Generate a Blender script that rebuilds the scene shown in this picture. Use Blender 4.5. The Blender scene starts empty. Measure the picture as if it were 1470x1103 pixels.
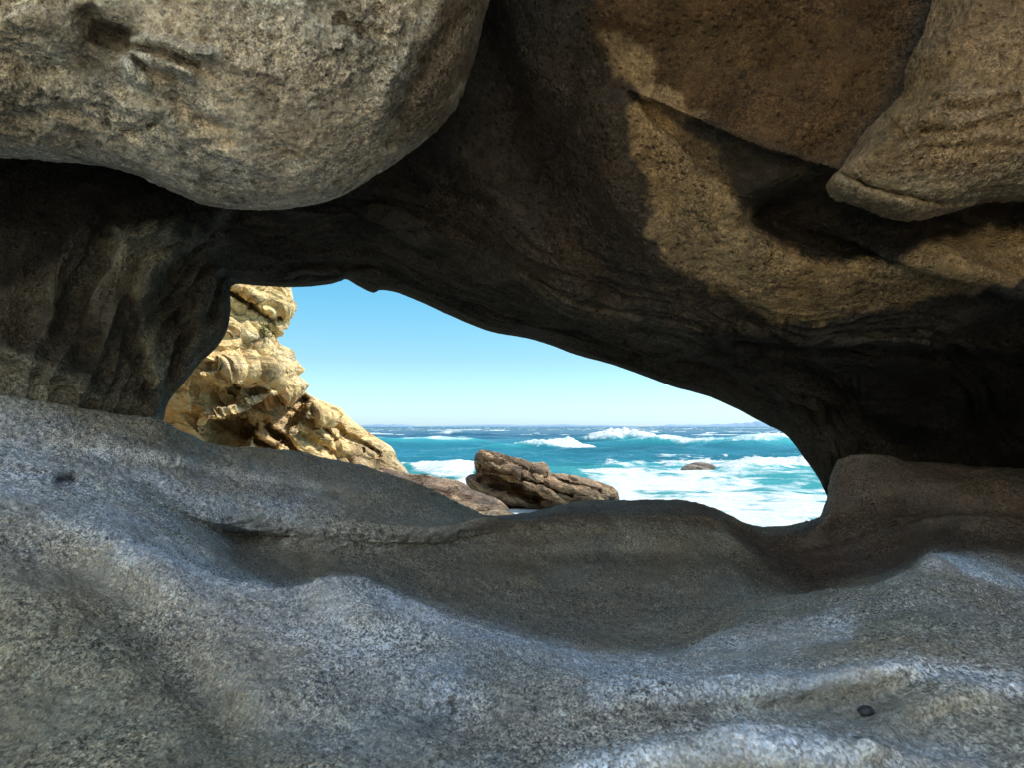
import bpy, math
import numpy as np
from mathutils import Vector

# ------------------------------------------------------------------ scene / camera
scn = bpy.context.scene
COL = scn.collection
R = math.radians
F = 1061.7                      # focal length in photo pixels (26 mm on 36 mm, 1470 px wide)
CAM = np.array([0.0, 0.0, 3.0])
PITCH = math.atan(61.5 / F)
FW = np.array([0, math.cos(PITCH), math.sin(PITCH)])
UP = np.array([0, -math.sin(PITCH), math.cos(PITCH)])
RT = np.array([1.0, 0, 0])

cam_d = bpy.data.cameras.new('camera')
cam = bpy.data.objects.new('camera', cam_d)
COL.objects.link(cam)
cam.location = CAM
cam.rotation_euler = (math.pi / 2 + PITCH, 0, 0)
cam_d.lens = 26.0
cam_d.sensor_width = 36.0
cam_d.clip_start = 0.02
cam_d.clip_end = 60000
cam_d.dof.use_dof = True
cam_d.dof.focus_distance = 6.0
cam_d.dof.aperture_fstop = 16.0
scn.camera = cam

def P(px, py, d):
    px, py, d = np.broadcast_arrays(np.asarray(px, float), np.asarray(py, float), np.asarray(d, float))
    return (CAM + d[..., None] * (FW + ((px - 735) / F)[..., None] * RT - ((py - 551.5) / F)[..., None] * UP))

def proj(p):
    q = p - CAM
    d = q @ FW
    dd = np.where(np.abs(d) < 0.05, 0.05, d)
    return 735 + F * (q @ RT) / dd, 551.5 - F * (q @ UP) / dd, d

# ------------------------------------------------------------------ noise
def _h(ix, iy, iz, seed):
    h = (ix * 374761393 + iy * 668265263 + iz * 2147483647 + seed * 144665) & 0xffffffff
    h = ((h ^ (h >> 13)) * 1274126177) & 0xffffffff
    h = ((h ^ (h >> 15)) * 2246822519) & 0xffffffff
    return h ^ (h >> 16)

_rg = np.random.default_rng(12345)
_perm = np.concatenate([_rg.permutation(512)] * 2).astype(np.int32)
_grad = _rg.normal(size=(512, 3)); _grad = (_grad / np.linalg.norm(_grad, axis=1, keepdims=True) * 1.15).astype(np.float32)
def noise(p, seed=0):
    """gradient noise, about -1..1; p (...,3)"""
    p = np.asarray(p, np.float64)
    i = np.floor(p)
    f = (p - i).astype(np.float32)
    i = (i.astype(np.int64) & 511).astype(np.int32)
    X_, Y_, Z_ = i[..., 0], i[..., 1], i[..., 2]
    fx, fy, fz = f[..., 0], f[..., 1], f[..., 2]
    u = f * f * f * (f * (f * 6 - 15) + 10)
    ux, uy, uz = u[..., 0], u[..., 1], u[..., 2]
    out = 0
    sd = (seed * 7919) & 511
    for cx in (0, 1):
        hx = _perm[((X_ + cx) & 511)] + sd
        for cy in (0, 1):
            hy = _perm[(hx + Y_ + cy) & 511]
            wxy = (ux if cx else 1 - ux) * (uy if cy else 1 - uy)
            for cz in (0, 1):
                g = _grad[_perm[(hy + Z_ + cz) & 511]]
                out = out + wxy * (uz if cz else 1 - uz) * (g[..., 0] * (fx - cx) + g[..., 1] * (fy - cy) + g[..., 2] * (fz - cz))
    return out * 1.25

def fbm(p, oct=4, seed=0, gain=0.5, ridged=False):
    s, a, t = 0, 1.0, 0
    q = np.asarray(p, float)
    for k in range(oct):
        n = noise(q, seed + k * 17)
        if ridged:
            n = 1 - 2 * np.abs(n) * 1.6
        s = s + a * n
        t += a
        a *= gain
        q = q * 2.03 + 11.7
    return s / t

def worley(p, seed=0, want2=False):
    """distance to the nearest of scattered points, one near the middle of each cell"""
    p = np.asarray(p, np.float32)
    i = np.floor(p - 0.5).astype(np.int64)
    best = np.full(p.shape[:-1], 9.0, np.float32)
    sec = best.copy()
    f_ = p - i
    for dx in (0, 1):
        for dy in (0, 1):
            for dz in (0, 1):
                h = _h(i[..., 0] + dx, i[..., 1] + dy, i[..., 2] + dz, seed)
                r = (((h & 1023) / 1400 + .135 + dx - f_[..., 0]) ** 2 + (((h >> 10) & 1023) / 1400 + .135 + dy - f_[..., 1]) ** 2
                     + (((h >> 20) & 1023) / 1400 + .135 + dz - f_[..., 2]) ** 2).astype(np.float32)
                if want2: sec = np.minimum(sec, np.maximum(best, r))
                best = np.minimum(best, r)
    best = np.sqrt(best)
    return (best, np.sqrt(sec)) if want2 else best

def facets(p, seed=0, tilt=1.0):
    """angular blocks: every cell carries its own tilted plane"""
    p = np.asarray(p, float)
    i = np.floor(p - 0.5).astype(np.int64)
    best = np.full(p.shape[:-1], 99.0); val = np.zeros(p.shape[:-1])
    for dx in (0, 1):
        for dy in (0, 1):
            for dz in (0, 1):
                h = _h(i[..., 0] + dx, i[..., 1] + dy, i[..., 2] + dz, seed)
                v = [p[..., k] - (i[..., k] + e + ((h >> (10 * k)) & 1023) / 1200 + .07) for k, e in enumerate((dx, dy, dz))]
                r = v[0] ** 2 + v[1] ** 2 + v[2] ** 2
                h2 = (h * 40503) & 0xffffffff
                g = [((h2 >> (8 * k)) & 255) / 127.5 - 1 for k in range(3)]
                pv = tilt * (g[0] * v[0] + g[1] * v[1] + g[2] * v[2]) + (((h2 >> 24) & 255) / 127.5 - 1) * .5
                m = r < best
                best = np.where(m, r, best); val = np.where(m, pv, val)
    return val

def sstep(a, b, x):
    t = np.clip((x - a) / (b - a), 0, 1)
    return t * t * (3 - 2 * t)

# ------------------------------------------------------------------ interpolation
def pchip(x, y, xn, soft=0.0):
    """monotone cubic through y (K,...) at x (K) evaluated at xn; soft>0 blends towards Catmull-Rom tangents"""
    x = np.asarray(x, float); y = np.asarray(y, float); xn = np.asarray(xn, float)
    K = len(x)
    sh = (K - 1,) + (1,) * (y.ndim - 1)
    h = np.diff(x).reshape(sh)
    s = np.diff(y, axis=0) / h
    m = np.zeros_like(y)
    m[0] = s[0]; m[-1] = s[-1]
    if K > 2:
        a, b = s[:-1], s[1:]
        ha, hb = h[:-1], h[1:]
        with np.errstate(divide='ignore', invalid='ignore'):
            hm = (ha + hb) * 3 / ((2 * hb + ha) / a + (hb + 2 * ha) / b)
        hm = np.where(a * b > 0, hm, 0)
        cr = (a * hb + b * ha) / (ha + hb)
        m[1:-1] = (1 - soft) * hm + soft * cr
    k = np.clip(np.searchsorted(x, xn, side='right') - 1, 0, K - 2)
    hh = (x[k + 1] - x[k])
    t = ((xn - x[k]) / hh)
    t = np.clip(t, 0, 1).reshape((-1,) + (1,) * (y.ndim - 1))
    hh = hh.reshape(t.shape)
    t2, t3 = t * t, t * t * t
    return ((2 * t3 - 3 * t2 + 1) * y[k] + (t3 - 2 * t2 + t) * hh * m[k] + (-2 * t3 + 3 * t2) * y[k + 1] + (t3 - t2) * hh * m[k + 1])

def row(pts, u, soft=0.3):
    a = np.array(pts, float)
    return pchip(a[:, 0], a[:, 1:], u, soft)

def polydist(px, py, poly, closed=False):
    pts = np.array(poly, float)
    segs = list(zip(pts[:-1], pts[1:]))
    if closed:
        segs.append((pts[-1], pts[0]))
    best = np.full(px.shape, 1e9)
    for a, b in segs:
        ab = b - a
        L = max((ab ** 2).sum(), 1e-9)
        t = np.clip(((px - a[0]) * ab[0] + (py - a[1]) * ab[1]) / L, 0, 1)
        best = np.minimum(best, (px - a[0] - t * ab[0]) ** 2 + (py - a[1] - t * ab[1]) ** 2)
    return np.sqrt(best)

def inpoly(px, py, poly):
    pts = np.array(poly, float)
    ins = np.zeros(px.shape, bool)
    n = len(pts)
    for i in range(n):
        x1, y1 = pts[i]; x2, y2 = pts[(i + 1) % n]
        if y1 == y2:
            continue
        c = ((y1 > py) != (y2 > py)) & (px < (x2 - x1) * (py - y1) / (y2 - y1) + x1)
        ins ^= c
    return ins

def pmask(px, py, poly, w):
    """1 inside a polygon, 0 outside, soft over w"""
    d = polydist(px, py, poly, True)
    sd = np.where(inpoly(px, py, poly), d, -d)
    return sstep(-w, w, sd)

def stroke(px, py, poly, w):
    d = polydist(px, py, poly)
    return np.exp(-(d / w) ** 2)

# ------------------------------------------------------------------ meshes
def grid_normals(g, wrap=False):
    if wrap:
        du = np.roll(g, -1, 1) - np.roll(g, 1, 1)
    else:
        du = np.gradient(g, axis=1)
    dv = np.gradient(g, axis=0)
    n = np.cross(du, dv)
    L = np.linalg.norm(n, axis=-1, keepdims=True)
    return n / np.maximum(L, 1e-12)

def blur(a, n=1, wrap=False):
    for _ in range(n):
        b = np.pad(a, ((1, 1), (0, 0)) + ((0, 0),) * (a.ndim - 2), mode='edge')
        a = (b[:-2] + 2 * b[1:-1] + b[2:]) / 4
        if wrap:
            a = (np.roll(a, 1, 1) + 2 * a + np.roll(a, -1, 1)) / 4
        else:
            b = np.pad(a, ((0, 0), (1, 1)) + ((0, 0),) * (a.ndim - 2), mode='edge')
            a = (b[:, :-2] + 2 * b[:, 1:-1] + b[:, 2:]) / 4
    return a

def make_mesh(name, verts, quads, mat, cols=None, attrs=None, smooth=True, tris=None, origin=None):
    me = bpy.data.meshes.new(name)
    verts = np.asarray(verts, float).reshape(-1, 3)
    if origin is None:
        origin = np.array([0, 0, 0.])
    v = verts - origin
    nq = len(quads)
    nt = 0 if tris is None else len(tris)
    me.vertices.add(len(v))
    me.vertices.foreach_set('co', v.astype(np.float32).ravel())
    idx = np.asarray(quads, np.int32).ravel()
    starts = np.arange(nq, dtype=np.int32) * 4
    if nt:
        starts = np.concatenate([starts, nq * 4 + np.arange(nt, dtype=np.int32) * 3])
        idx = np.concatenate([idx, np.asarray(tris, np.int32).ravel()])
    me.loops.add(len(idx))
    me.loops.foreach_set('vertex_index', idx)
    me.polygons.add(nq + nt)
    me.polygons.foreach_set('loop_start', starts)
    me.update(calc_edges=True)
    me.validate()
    if smooth:
        me.polygons.foreach_set('use_smooth', np.ones(len(me.polygons), bool))
    if cols is not None:
        c = np.concatenate([np.asarray(cols, float).reshape(-1, 3), np.ones((len(v), 1))], 1)
        a = me.color_attributes.new('Col', 'FLOAT_COLOR', 'POINT')
        a.data.foreach_set('color', np.clip(c, 0, 4).astype(np.float32).ravel())
    for k, val in (attrs or {}).items():
        a = me.attributes.new(k, 'FLOAT', 'POINT')
        a.data.foreach_set('value', np.asarray(val, np.float32).ravel())
    me.materials.append(mat)
    o = bpy.data.objects.new(name, me)
    o.location = origin
    COL.objects.link(o)
    return o

def grid_quads(nr, nc, wrap=False, flip=False):
    i = np.arange(nr * nc).reshape(nr, nc)
    if wrap:
        i = np.concatenate([i, i[:, :1]], 1)
    q = np.stack([i[:-1, :-1], i[:-1, 1:], i[1:, 1:], i[1:, :-1]], -1).reshape(-1, 4)
    return q[:, ::-1] if flip else q

def tag(o, label, cat, group=None, kind=None):
    if label: o['label'] = label
    if cat: o['category'] = cat
    if group: o['group'] = group
    if kind: o['kind'] = kind
    return o

# ------------------------------------------------------------------ materials
class NT:
    def __init__(s, name):
        s.m = bpy.data.materials.new(name)
        s.m.use_nodes = True
        s.t = s.m.node_tree
        s.t.nodes.clear()
        s.out = s.n('ShaderNodeOutputMaterial')
    def n(s, typ, **kw):
        x = s.t.nodes.new(typ)
        for k, v in kw.items():
            setattr(x, k, v)
        return x
    def l(s, a, b):
        s.t.links.new(a, b)
    def math(s, op, a, b=None, clamp=False):
        x = s.n('ShaderNodeMath', operation=op, use_clamp=clamp)
        for k, v in enumerate((a, b)):
            if v is None: continue
            if isinstance(v, (int, float)): x.inputs[k].default_value = v
            else: s.l(v, x.inputs[k])
        return x.outputs[0]
    def noise(s, vec, scale, detail=4, rough=0.6, dist=0.0):
        x = s.n('ShaderNodeTexNoise')
        x.inputs['Scale'].default_value = scale
        x.inputs['Detail'].default_value = detail
        x.inputs['Roughness'].default_value = rough
        x.inputs['Distortion'].default_value = dist
        s.l(vec, x.inputs['Vector'])
        return x.outputs['Fac']
    def maprange(s, v, a, b, c, d):
        x = s.n('ShaderNodeMapRange')
        x.inputs[1].default_value = a; x.inputs[2].default_value = b
        x.inputs[3].default_value = c; x.inputs[4].default_value = d
        s.l(v, x.inputs[0])
        return x.outputs[0]
    def mixc(s, fac, a, b, mode='MIX'):
        x = s.n('ShaderNodeMix', data_type='RGBA', blend_type=mode)
        for sock, v in ((x.inputs[0], fac), (x.inputs[6], a), (x.inputs[7], b)):
            if isinstance(v, (int, float)): sock.default_value = v
            elif isinstance(v, tuple): sock.default_value = (*v, 1)
            else: s.l(v, sock)
        return x.outputs[2]

def rock_mat(name, grain, g_lo=0.55, g_hi=1.5, med=6.0, med_amp=0.35, bump=0.5, bump_d=0.004, rough=0.85, tint=(1.05, 0.98, 0.88), tint2=(0.92, 1.0, 1.08), strata=None, spec=0.3, pits=0.0, stretch=(1, 1, 1)):
    t = NT(name)
    tc = t.n('ShaderNodeTexCoord')
    gm = t.n('ShaderNodeMapping'); gm.inputs['Scale'].default_value = stretch; t.l(tc.outputs['Object'], gm.inputs['Vector'])
    vec = gm.outputs[0]
    at = t.n('ShaderNodeAttribute', attribute_name='Col')
    v1 = t.n('ShaderNodeTexVoronoi'); v1.inputs['Scale'].default_value = grain; t.l(vec, v1.inputs['Vector'])
    sep = t.n('ShaderNodeSeparateColor'); t.l(v1.outputs['Color'], sep.inputs[0])
    n1 = t.noise(vec, grain * 0.45, 5, 0.75)
    n2 = t.noise(vec, med, 6, 0.65, 0.4)
    n3 = t.noise(vec, med * 5, 5, 0.7)
    g = t.maprange(sep.outputs[0], 0, 1, g_lo, g_hi)
    g2 = t.maprange(n1, 0.3, 0.7, g_lo * 1.05, g_hi * 0.95)
    m = t.maprange(n2, 0.3, 0.7, 1 - med_amp, 1 + med_amp)
    m3 = t.maprange(n3, 0.3, 0.7, 1 - med_amp * .8, 1 + med_amp * .8)
    gg = t.math('MULTIPLY', g, g2)
    # coarse dark crystals, and patches where the grain is strong or worn smooth
    v3 = t.n('ShaderNodeTexVoronoi'); v3.inputs['Scale'].default_value = grain * .33; t.l(vec, v3.inputs['Vector'])
    s3 = t.n('ShaderNodeSeparateColor'); t.l(v3.outputs['Color'], s3.inputs[0])
    gg = t.math('MULTIPLY', gg, t.maprange(s3.outputs[0], .78, .92, 1, .6))
    gg = t.math('MULTIPLY', gg, t.maprange(s3.outputs[1], .8, .92, 1, 1.3))
    pm_ = t.maprange(t.noise(vec, med * .8, 4, .6), .36, .62, .35, 1.15)
    gg = t.math('ADD', 1.0, t.math('MULTIPLY', t.math('SUBTRACT', gg, 1.0), pm_))
    k = t.math('MULTIPLY', gg, t.math('MULTIPLY', m, m3))
    c = t.mixc(1.0, at.outputs['Color'], k, 'MULTIPLY')
    # grains of different hue
    hue = t.mixc(sep.outputs[1], tint, tint2)
    c = t.mixc(0.9, c, hue, 'MULTIPLY')
    hue2 = t.mixc(t.maprange(t.noise(vec, med * 0.6, 3), 0.35, 0.65, 0, 1), tint, tint2)
    c = t.mixc(0.7, c, hue2, 'MULTIPLY')
    b = t.n('ShaderNodeBsdfPrincipled')
    t.l(c, b.inputs['Base Color'])
    b.inputs['Roughness'].default_value = rough
    b.inputs['Specular IOR Level'].default_value = spec
    # bump: grains + pits
    hgt = t.math('ADD', t.math('MULTIPLY', v1.outputs['Distance'], -0.5), t.math('MULTIPLY', n1, 1.2))
    hgt = t.math('ADD', hgt, t.math('MULTIPLY', n3, 1.2))
    if pits:
        v2 = t.n('ShaderNodeTexVoronoi'); v2.inputs['Scale'].default_value = pits; t.l(vec, v2.inputs['Vector'])
        pm = t.maprange(v2.outputs['Distance'], 0.05, 0.35, -2.5, 0)
        hgt = t.math('ADD', hgt, pm)
    if strata:
        mp = t.n('ShaderNodeMapping'); mp.inputs['Rotation'].default_value = strata[0]; mp.inputs['Scale'].default_value = strata[1]
        t.l(vec, mp.inputs['Vector'])
        ns = t.noise(mp.outputs[0], strata[2], 6, 0.7, 0.6)
        hgt = t.math('ADD', hgt, t.math('MULTIPLY', ns, strata[3]))
    bp = t.n('ShaderNodeBump'); bp.inputs['Strength'].default_value = bump; bp.inputs['Distance'].default_value = bump_d
    t.l(hgt, bp.inputs['Height']); t.l(bp.outputs[0], b.inputs['Normal'])
    t.l(b.outputs[0], t.out.inputs[0])
    return t.m

M_floor = rock_mat('granular_sandstone', 430, 0.36, 1.8, 7, 0.2, 0.7, 0.0022, pits=95, stretch=(1, .62, 1))
M_cave = rock_mat('dark_cave_sandstone', 240, 0.5, 1.55, 5, 0.35, 0.8, 0.006, pits=40, spec=0.25)
M_boulder = rock_mat('pitted_sandstone', 240, 0.5, 1.55, 6, 0.3, 0.7, 0.005, pits=60)
M_cliff = rock_mat('sunlit_sandstone', 9, 0.8, 1.2, 0.45, 0.15, 0.8, 0.12, strata=((0, R(-25), 0), (0.5, 0.5, 3.0), 1.5, 3.0), tint=(1.03, 0.98, 0.88), tint2=(1.0, 1.0, 1.05))
M_searock = rock_mat('brown_layered_rock', 9, 0.7, 1.3, 0.7, 0.25, 0.9, 0.1, strata=((0, R(12), 0), (0.35, 0.5, 4.0), 2.0, 4.0), tint=(1.05, 0.98, 0.9), tint2=(1.0, 0.98, 1.0), rough=0.6)

def plain_mat(name, col, rough=0.9, em=None):
    t = NT(name)
    b = t.n('ShaderNodeBsdfPrincipled')
    tc = t.n('ShaderNodeTexCoord')
    n = t.noise(tc.outputs['Object'], 0.02 if em is None else em, 4)
    c = t.mixc(t.maprange(n, 0.3, 0.7, 0, 1), tuple(x * 0.9 for x in col), tuple(min(1, x * 1.1) for x in col))
    t.l(c, b.inputs['Base Color'])
    b.inputs['Roughness'].default_value = rough
    b.inputs['Specular IOR Level'].default_value = 0.1
    t.l(b.outputs[0], t.out.inputs[0])
    return t.m

# ------------------------------------------------------------------ rock floor
U = np.concatenate([np.linspace(-1400, -150, 60, endpoint=False), np.linspace(-150, 1620, 820, endpoint=False), np.linspace(1620, 3000, 60)])
def f(pts): return row([(a[0], a[1], a[2]) for a in pts], U)
rows = []
rows.append(f([(-1400,1500,.45),(735,1500,.40),(3000,1500,.45)]))
rows.append(f([(-1400,1200,.75),(0,1180,.66),(735,1200,.62),(1470,1190,.62),(3000,1190,.7)]))
rows.append(f([(-1400,1040,.95),(0,1090,.80),(500,1115,.74),(780,1106,.70),(880,1086,.70),(1000,1060,.70),(1070,1049,.70),(1200,1061,.70),(1330,1092,.70),(1470,1106,.70),(3000,1080,.8)]))
rows.append(f([(-1400,1000,1.0),(0,1040,.90),(500,1085,.82),(780,1095,.79),(900,1085,.80),(1070,1066,.82),(1200,1070,.80),(1330,1085,.79),(1470,1085,.77),(3000,1060,.9)]))
rows.append(f([(-1400,950,1.1),(0,980,1.0),(300,1025,.95),(600,1050,.92),(900,1035,.93),(1070,1030,.93),(1200,1032,.91),(1300,1040,.87),(1400,1028,.85),(1470,1020,.85),(3000,1000,1.0)]))
rows.append(f([(-1400,850,1.2),(0,890,1.10),(200,950,1.07),(400,985,1.04),(600,995,1.03),(850,992,1.03),(1000,985,1.03),(1100,982,1.01),(1200,968,.99),(1300,952,.98),(1400,955,.98),(1470,968,.98),(3000,960,1.2)]))
rows.append(f([(-1400,720,1.5),(0,800,1.30),(200,868,1.27),(400,915,1.24),(600,945,1.23),(800,968,1.25),(1000,966,1.27),(1200,930,1.26),(1300,905,1.24),(1400,900,1.24),(1470,905,1.24),(3000,900,1.5)]))
rows.append(f([(-1400,620,1.8),(-200,690,1.58),(0,730,1.52),(150,770,1.50),(300,822,1.48),(340,838,1.48),(400,850,1.48),(430,851,1.48),(460,838,1.46),(490,832,1.45),(520,838,1.45),(560,856,1.46),(620,876,1.47),(700,901,1.48),(760,919,1.49),(810,932,1.50),(860,939,1.50),(940,942,1.50),(985,940,1.50),(1020,924,1.53),(1060,911,1.56),(1150,893,1.58),(1235,878,1.58),(1335,856,1.56),(1400,862,1.55),(1470,880,1.55),(3000,860,1.9)]))
rows.append(f([(-1400,600,1.95),(0,700,1.72),(150,745,1.72),(300,830,1.72),(350,862,1.74),(430,885,1.76),(490,880,1.76),(560,893,1.78),(700,930,1.82),(860,962,1.85),(985,950,1.85),(1060,905,1.82),(1150,880,1.80),(1235,862,1.78),(1335,835,1.75),(1400,840,1.75),(1470,865,1.75),(3000,850,2.1)]))
rows.append(f([(-1400,590,2.1),(0,680,1.86),(150,722,1.88),(290,790,1.95),(350,830,2.05),(430,855,2.1),(500,855,2.12),(620,880,2.2),(800,912,2.25),(900,916,2.25),(1000,900,2.2),(1080,872,2.12),(1165,854,2.05),(1220,848,2.02),(1260,838,2.0),(1300,823,1.97),(1338,800,1.94),(1365,812,1.93),(1400,831,1.93),(1440,847,1.93),(1470,854,1.93),(3000,840,2.3)]))
rows.append(f([(-1400,585,2.25),(0,662,1.98),(150,700,2.02),(290,768,2.15),(350,805,2.3),(430,820,2.4),(500,822,2.45),(620,845,2.55),(800,870,2.6),(900,868,2.6),(1000,858,2.55),(1060,852,2.45),(1110,858,2.4),(1165,866,2.4),(1260,858,2.4),(1325,828,2.3),(1345,797,2.2),(1390,798,2.22),(1430,814,2.22),(1480,838,2.22),(3000,830,2.6)]))
rows.append(f([(-1400,580,2.35),(0,650,2.06),(150,688,2.12),(290,758,2.28),(350,785,2.5),(425,790,2.52),(525,797,2.66),(625,797,2.82),(700,792,2.98),(800,808,3.0),(900,812,3.0),(1000,806,2.98),(1050,812,2.92),(1090,836,2.85),(1165,848,2.9),(1260,828,2.85),(1340,800,2.7),(1400,792,2.6),(1470,800,2.6),(3000,810,3.0)]))
rows.append(f([(-1400,577,2.4),(0,645,2.10),(150,684,2.17),(290,752,2.33),(350,768,2.56),(425,771,2.54),(525,779,2.68),(625,780,2.87),(700,768,3.06),(800,768,3.2),(900,765,3.2),(1000,764,3.2),(1040,772,3.15),(1080,795,3.1),(1165,812,3.15),(1260,795,3.05),(1340,770,2.95),(1400,765,2.85),(1470,770,2.85),(3000,790,3.2)]))
rows.append(f([(-1400,575,2.42),(0,641,2.12),(150,680,2.18),(290,745,2.30),(350,758,2.42),(425,768,2.52),(525,777,2.66),(625,777,2.84),(700,764,3.05),(800,752,3.25),(900,748,3.3),(1000,748,3.3),(1040,758,3.3),(1080,780,3.25),(1150,795,3.25),(1250,770,3.15),(1340,745,3.05),(1400,742,2.95),(1470,748,2.95),(3000,780,3.3)]))
lip = rows[-1].copy(); lk = sstep(250, 340, U) * sstep(760, 690, U); lip[:, 0] -= 7 + 13 * lk; lip[:, 1] += .05 * (1 - lk) + .01
rows.append(lip)
rows.append(f([(-1400,570,2.5),(0,628,2.2),(150,660,2.30),(300,705,2.45),(425,722,2.62),(525,737,2.8),(625,752,3.05),(700,754,3.3),(800,738,3.5),(900,732,3.55),(1000,736,3.55),(1050,752,3.5),(1090,770,3.5),(1150,768,3.4),(1200,735,3.3),(1250,705,3.2),(1350,700,3.1),(1470,705,3.05),(3000,760,3.4)]))
rim_floor = [(-1400,560,2.9),(-200,566,2.5),(0,574,2.45),(60,579,2.5),(120,590,2.6),(180,598,2.65),(230,606,2.7),(265,622,2.8),(300,637,2.9),(360,645,3.0),(420,651,3.1),(480,662,3.2),(530,673,3.3),(560,682,3.35),(620,705,3.5),(660,724,3.6),(700,743,3.7),(725,742,3.8),(745,738,3.9),(780,731,3.95),(830,723,4.0),(885,719,4.0),(920,717,4.0),(960,717,4.0),(1010,726,4.0),(1050,741,3.95),(1080,755,3.9),(1105,758,3.85),(1150,752,3.75),(1175,742,3.65),(1186,720,3.5),(1192,690,3.4),(1198,668,3.35),(1212,657,3.3),(1240,652,3.3),(1275,654,3.3),(1300,661,3.3),(1360,668,3.3),(1470,675,3.3),(1700,690,3.4),(3000,740,3.8)]
rf = f(rim_floor)
rows.append(rf)
rb = rf.copy(); rb[:, 0] += 14; rb[:, 1] += .18; rows.append(rb)
rb = rf.copy(); rb[:, 0] += 75; rb[:, 1] += .6; rows.append(rb)
rb = rf.copy(); rb[:, 0] = rb[:, 0] + 260; rb[:, 1] += 1.2; rows.append(rb)
rb = rf.copy(); rb[:, 0] = rb[:, 0]*0 + 1300; rb[:, 1] = 5.2; rows.append(rb)
W = [P(U, r[:, 0], r[:, 1]) for r in rows]
# behind and under the camera
def wrow(y, z, sc):
    n = np.stack([U * 0.25, U * 0 + y, U * 0], -1)
    x = (U - 735) / F * sc
    up_ = 9 * sstep(2.6, 7.5, -x) * sstep(-.4, -2.2, y) + 8 * sstep(-9, -15, y)  # unseen slopes behind and to the left, added to bounce sunlight into the cave
    nn_ = noise(np.stack([x * .5, x * 0 + y * .7, x * 0], -1), 5)
    return np.stack([x, U * 0 + y, 3 + z + up_ + 0.35 * nn_ * sstep(-1, -4, y)], -1)
W = [wrow(-30, -1.2, 26), wrow(-15, -1.1, 15), wrow(-9, -.9, 9), wrow(-5, -.75, 8), wrow(-3, -.68, 6), wrow(-1.5, -.6, 2.5), wrow(-.5, -.52, .9), wrow(0.1, -.44, .5)] + W
W = np.array(W)
nper = [4, 8, 8, 8, 8, 12, 14, 20, 40, 26, 30, 40, 56, 60, 60, 30, 46, 50, 36, 16, 16, 20, 36, 46, 14, 14, 12, 8]
xr = np.arange(len(W))
tt = []
for i in range(len(W) - 1):
    n = nper[i] if i < len(nper) else 10
    tt.append(np.linspace(i, i + 1, n, endpoint=False))
tt = np.concatenate(tt + [[len(W) - 1]])
G = pchip(xr, W, tt, 0.35)

def push(G, field):
    """move points along the line of sight of the camera position by field metres"""
    v = G - CAM
    L = np.linalg.norm(v, axis=-1, keepdims=True)
    return G + v / np.maximum(L, 1e-6) * field[..., None]

px, py, dd = proj(G)
inframe = sstep(0.3, 0.6, dd) * (1 - sstep(4.6, 5.0, dd))
fld = 0
# ridge E / F with the trough between them, bottom right
fld = fld + 0.035 * pmask(px, py, [(1060,1030),(1130,1008),(1200,1000),(1300,985),(1340,985),(1280,1012),(1230,1035),(1150,1052)], 34)
fld = fld - 0.035 * stroke(px, py, [(1250,1062),(1300,1020),(1370,990),(1480,975)], 22)
fld = fld - 0.03 * stroke(px, py, [(860,990),(1000,986),(1110,980),(1200,964),(1310,948)], 20)
# diagonal bands on the left
fld = fld + 0.07 * stroke(px, py, [(-60,740),(90,800),(180,870),(260,960),(330,1040)], 38)
fld = fld - 0.05 * stroke(px, py, [(-60,650),(60,700),(150,745),(230,820),(330,900),(460,960)], 34)
fld = fld + 0.05 * stroke(px, py, [(280,880),(380,930),(520,990),(680,1030)], 30)
fld = fld + 0.03 * stroke(px, py, [(60,640),(200,672),(330,690),(480,712)], 14)
fld = fld - 0.03 * stroke(px, py, [(150,640),(280,668),(420,690),(560,712)], 12)
# pit
fld = fld + 0.06 * stroke(px, py, [(86,690),(100,689)], 8)
# bowl terraces: faint horizontal banding
fld = fld + 0.012 * np.sin(py / 9.0 + 1.5 * noise(np.stack([px / 220, py / 60, px * 0], -1), 3)) * pmask(px, py, [(700,790),(1040,790),(1150,870),(980,930),(800,920),(560,850)], 30)
fld = fld + .03 * fbm(np.stack([px / 28, py / 14, px * 0 + 4], -1), 3, 33) * stroke(px, py, [(330,760),(425,770),(525,778),(625,776),(690,765)], 22)
# slab on right
fld = fld - 0.03 * pmask(px, py, [(1336,796),(1390,797),(1480,835),(1500,850),(1440,845),(1390,826)], 5)
fld = fld + 0.07 * stroke(px, py, [(1200,765),(1290,758),(1400,780)], 26)
G = push(G, fld * inframe)
N = grid_normals(G)
up = np.sign(N[..., 2].mean())
N = N * up
near = np.clip(dd, 0.25, 3)[..., None]
dsp = 0.020 * fbm(G * 3.2, 3, 1) + 0.010 * fbm(G * 14, 3, 2) + 0.0035 * fbm(G * 60, 3, 3)
# worn grains and pits in the crests
crest_c = sstep(0.0, 0.5, fbm(G * np.array([2.2, 5, 5]), 3, 9) + 0.15 + .3 * sstep(500, 200, px) * sstep(820, 740, py))
w1 = worley(G * 55, 4)
dsp = dsp + (0.0085 * (w1 - 0.5)) * (0.3 + 1.1 * crest_c) + .0045 * crest_c * fbm(G * 38, 3, 35, .6, True) + .006 * fbm(G * 22, 3, 36, .6) * sstep(-.3, .3, fbm(G * 3 + 2, 2, 38))
w2 = worley(G * 20 + 3, 5)
pit = (1 - sstep(0.0, 0.34, w2)) * crest_c
dsp = dsp - 0.014 * pit
G0 = G.copy()
G = G + N * (dsp * sstep(0.05, 0.5, np.abs(G[..., 1]) + .1))[..., None]
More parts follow.
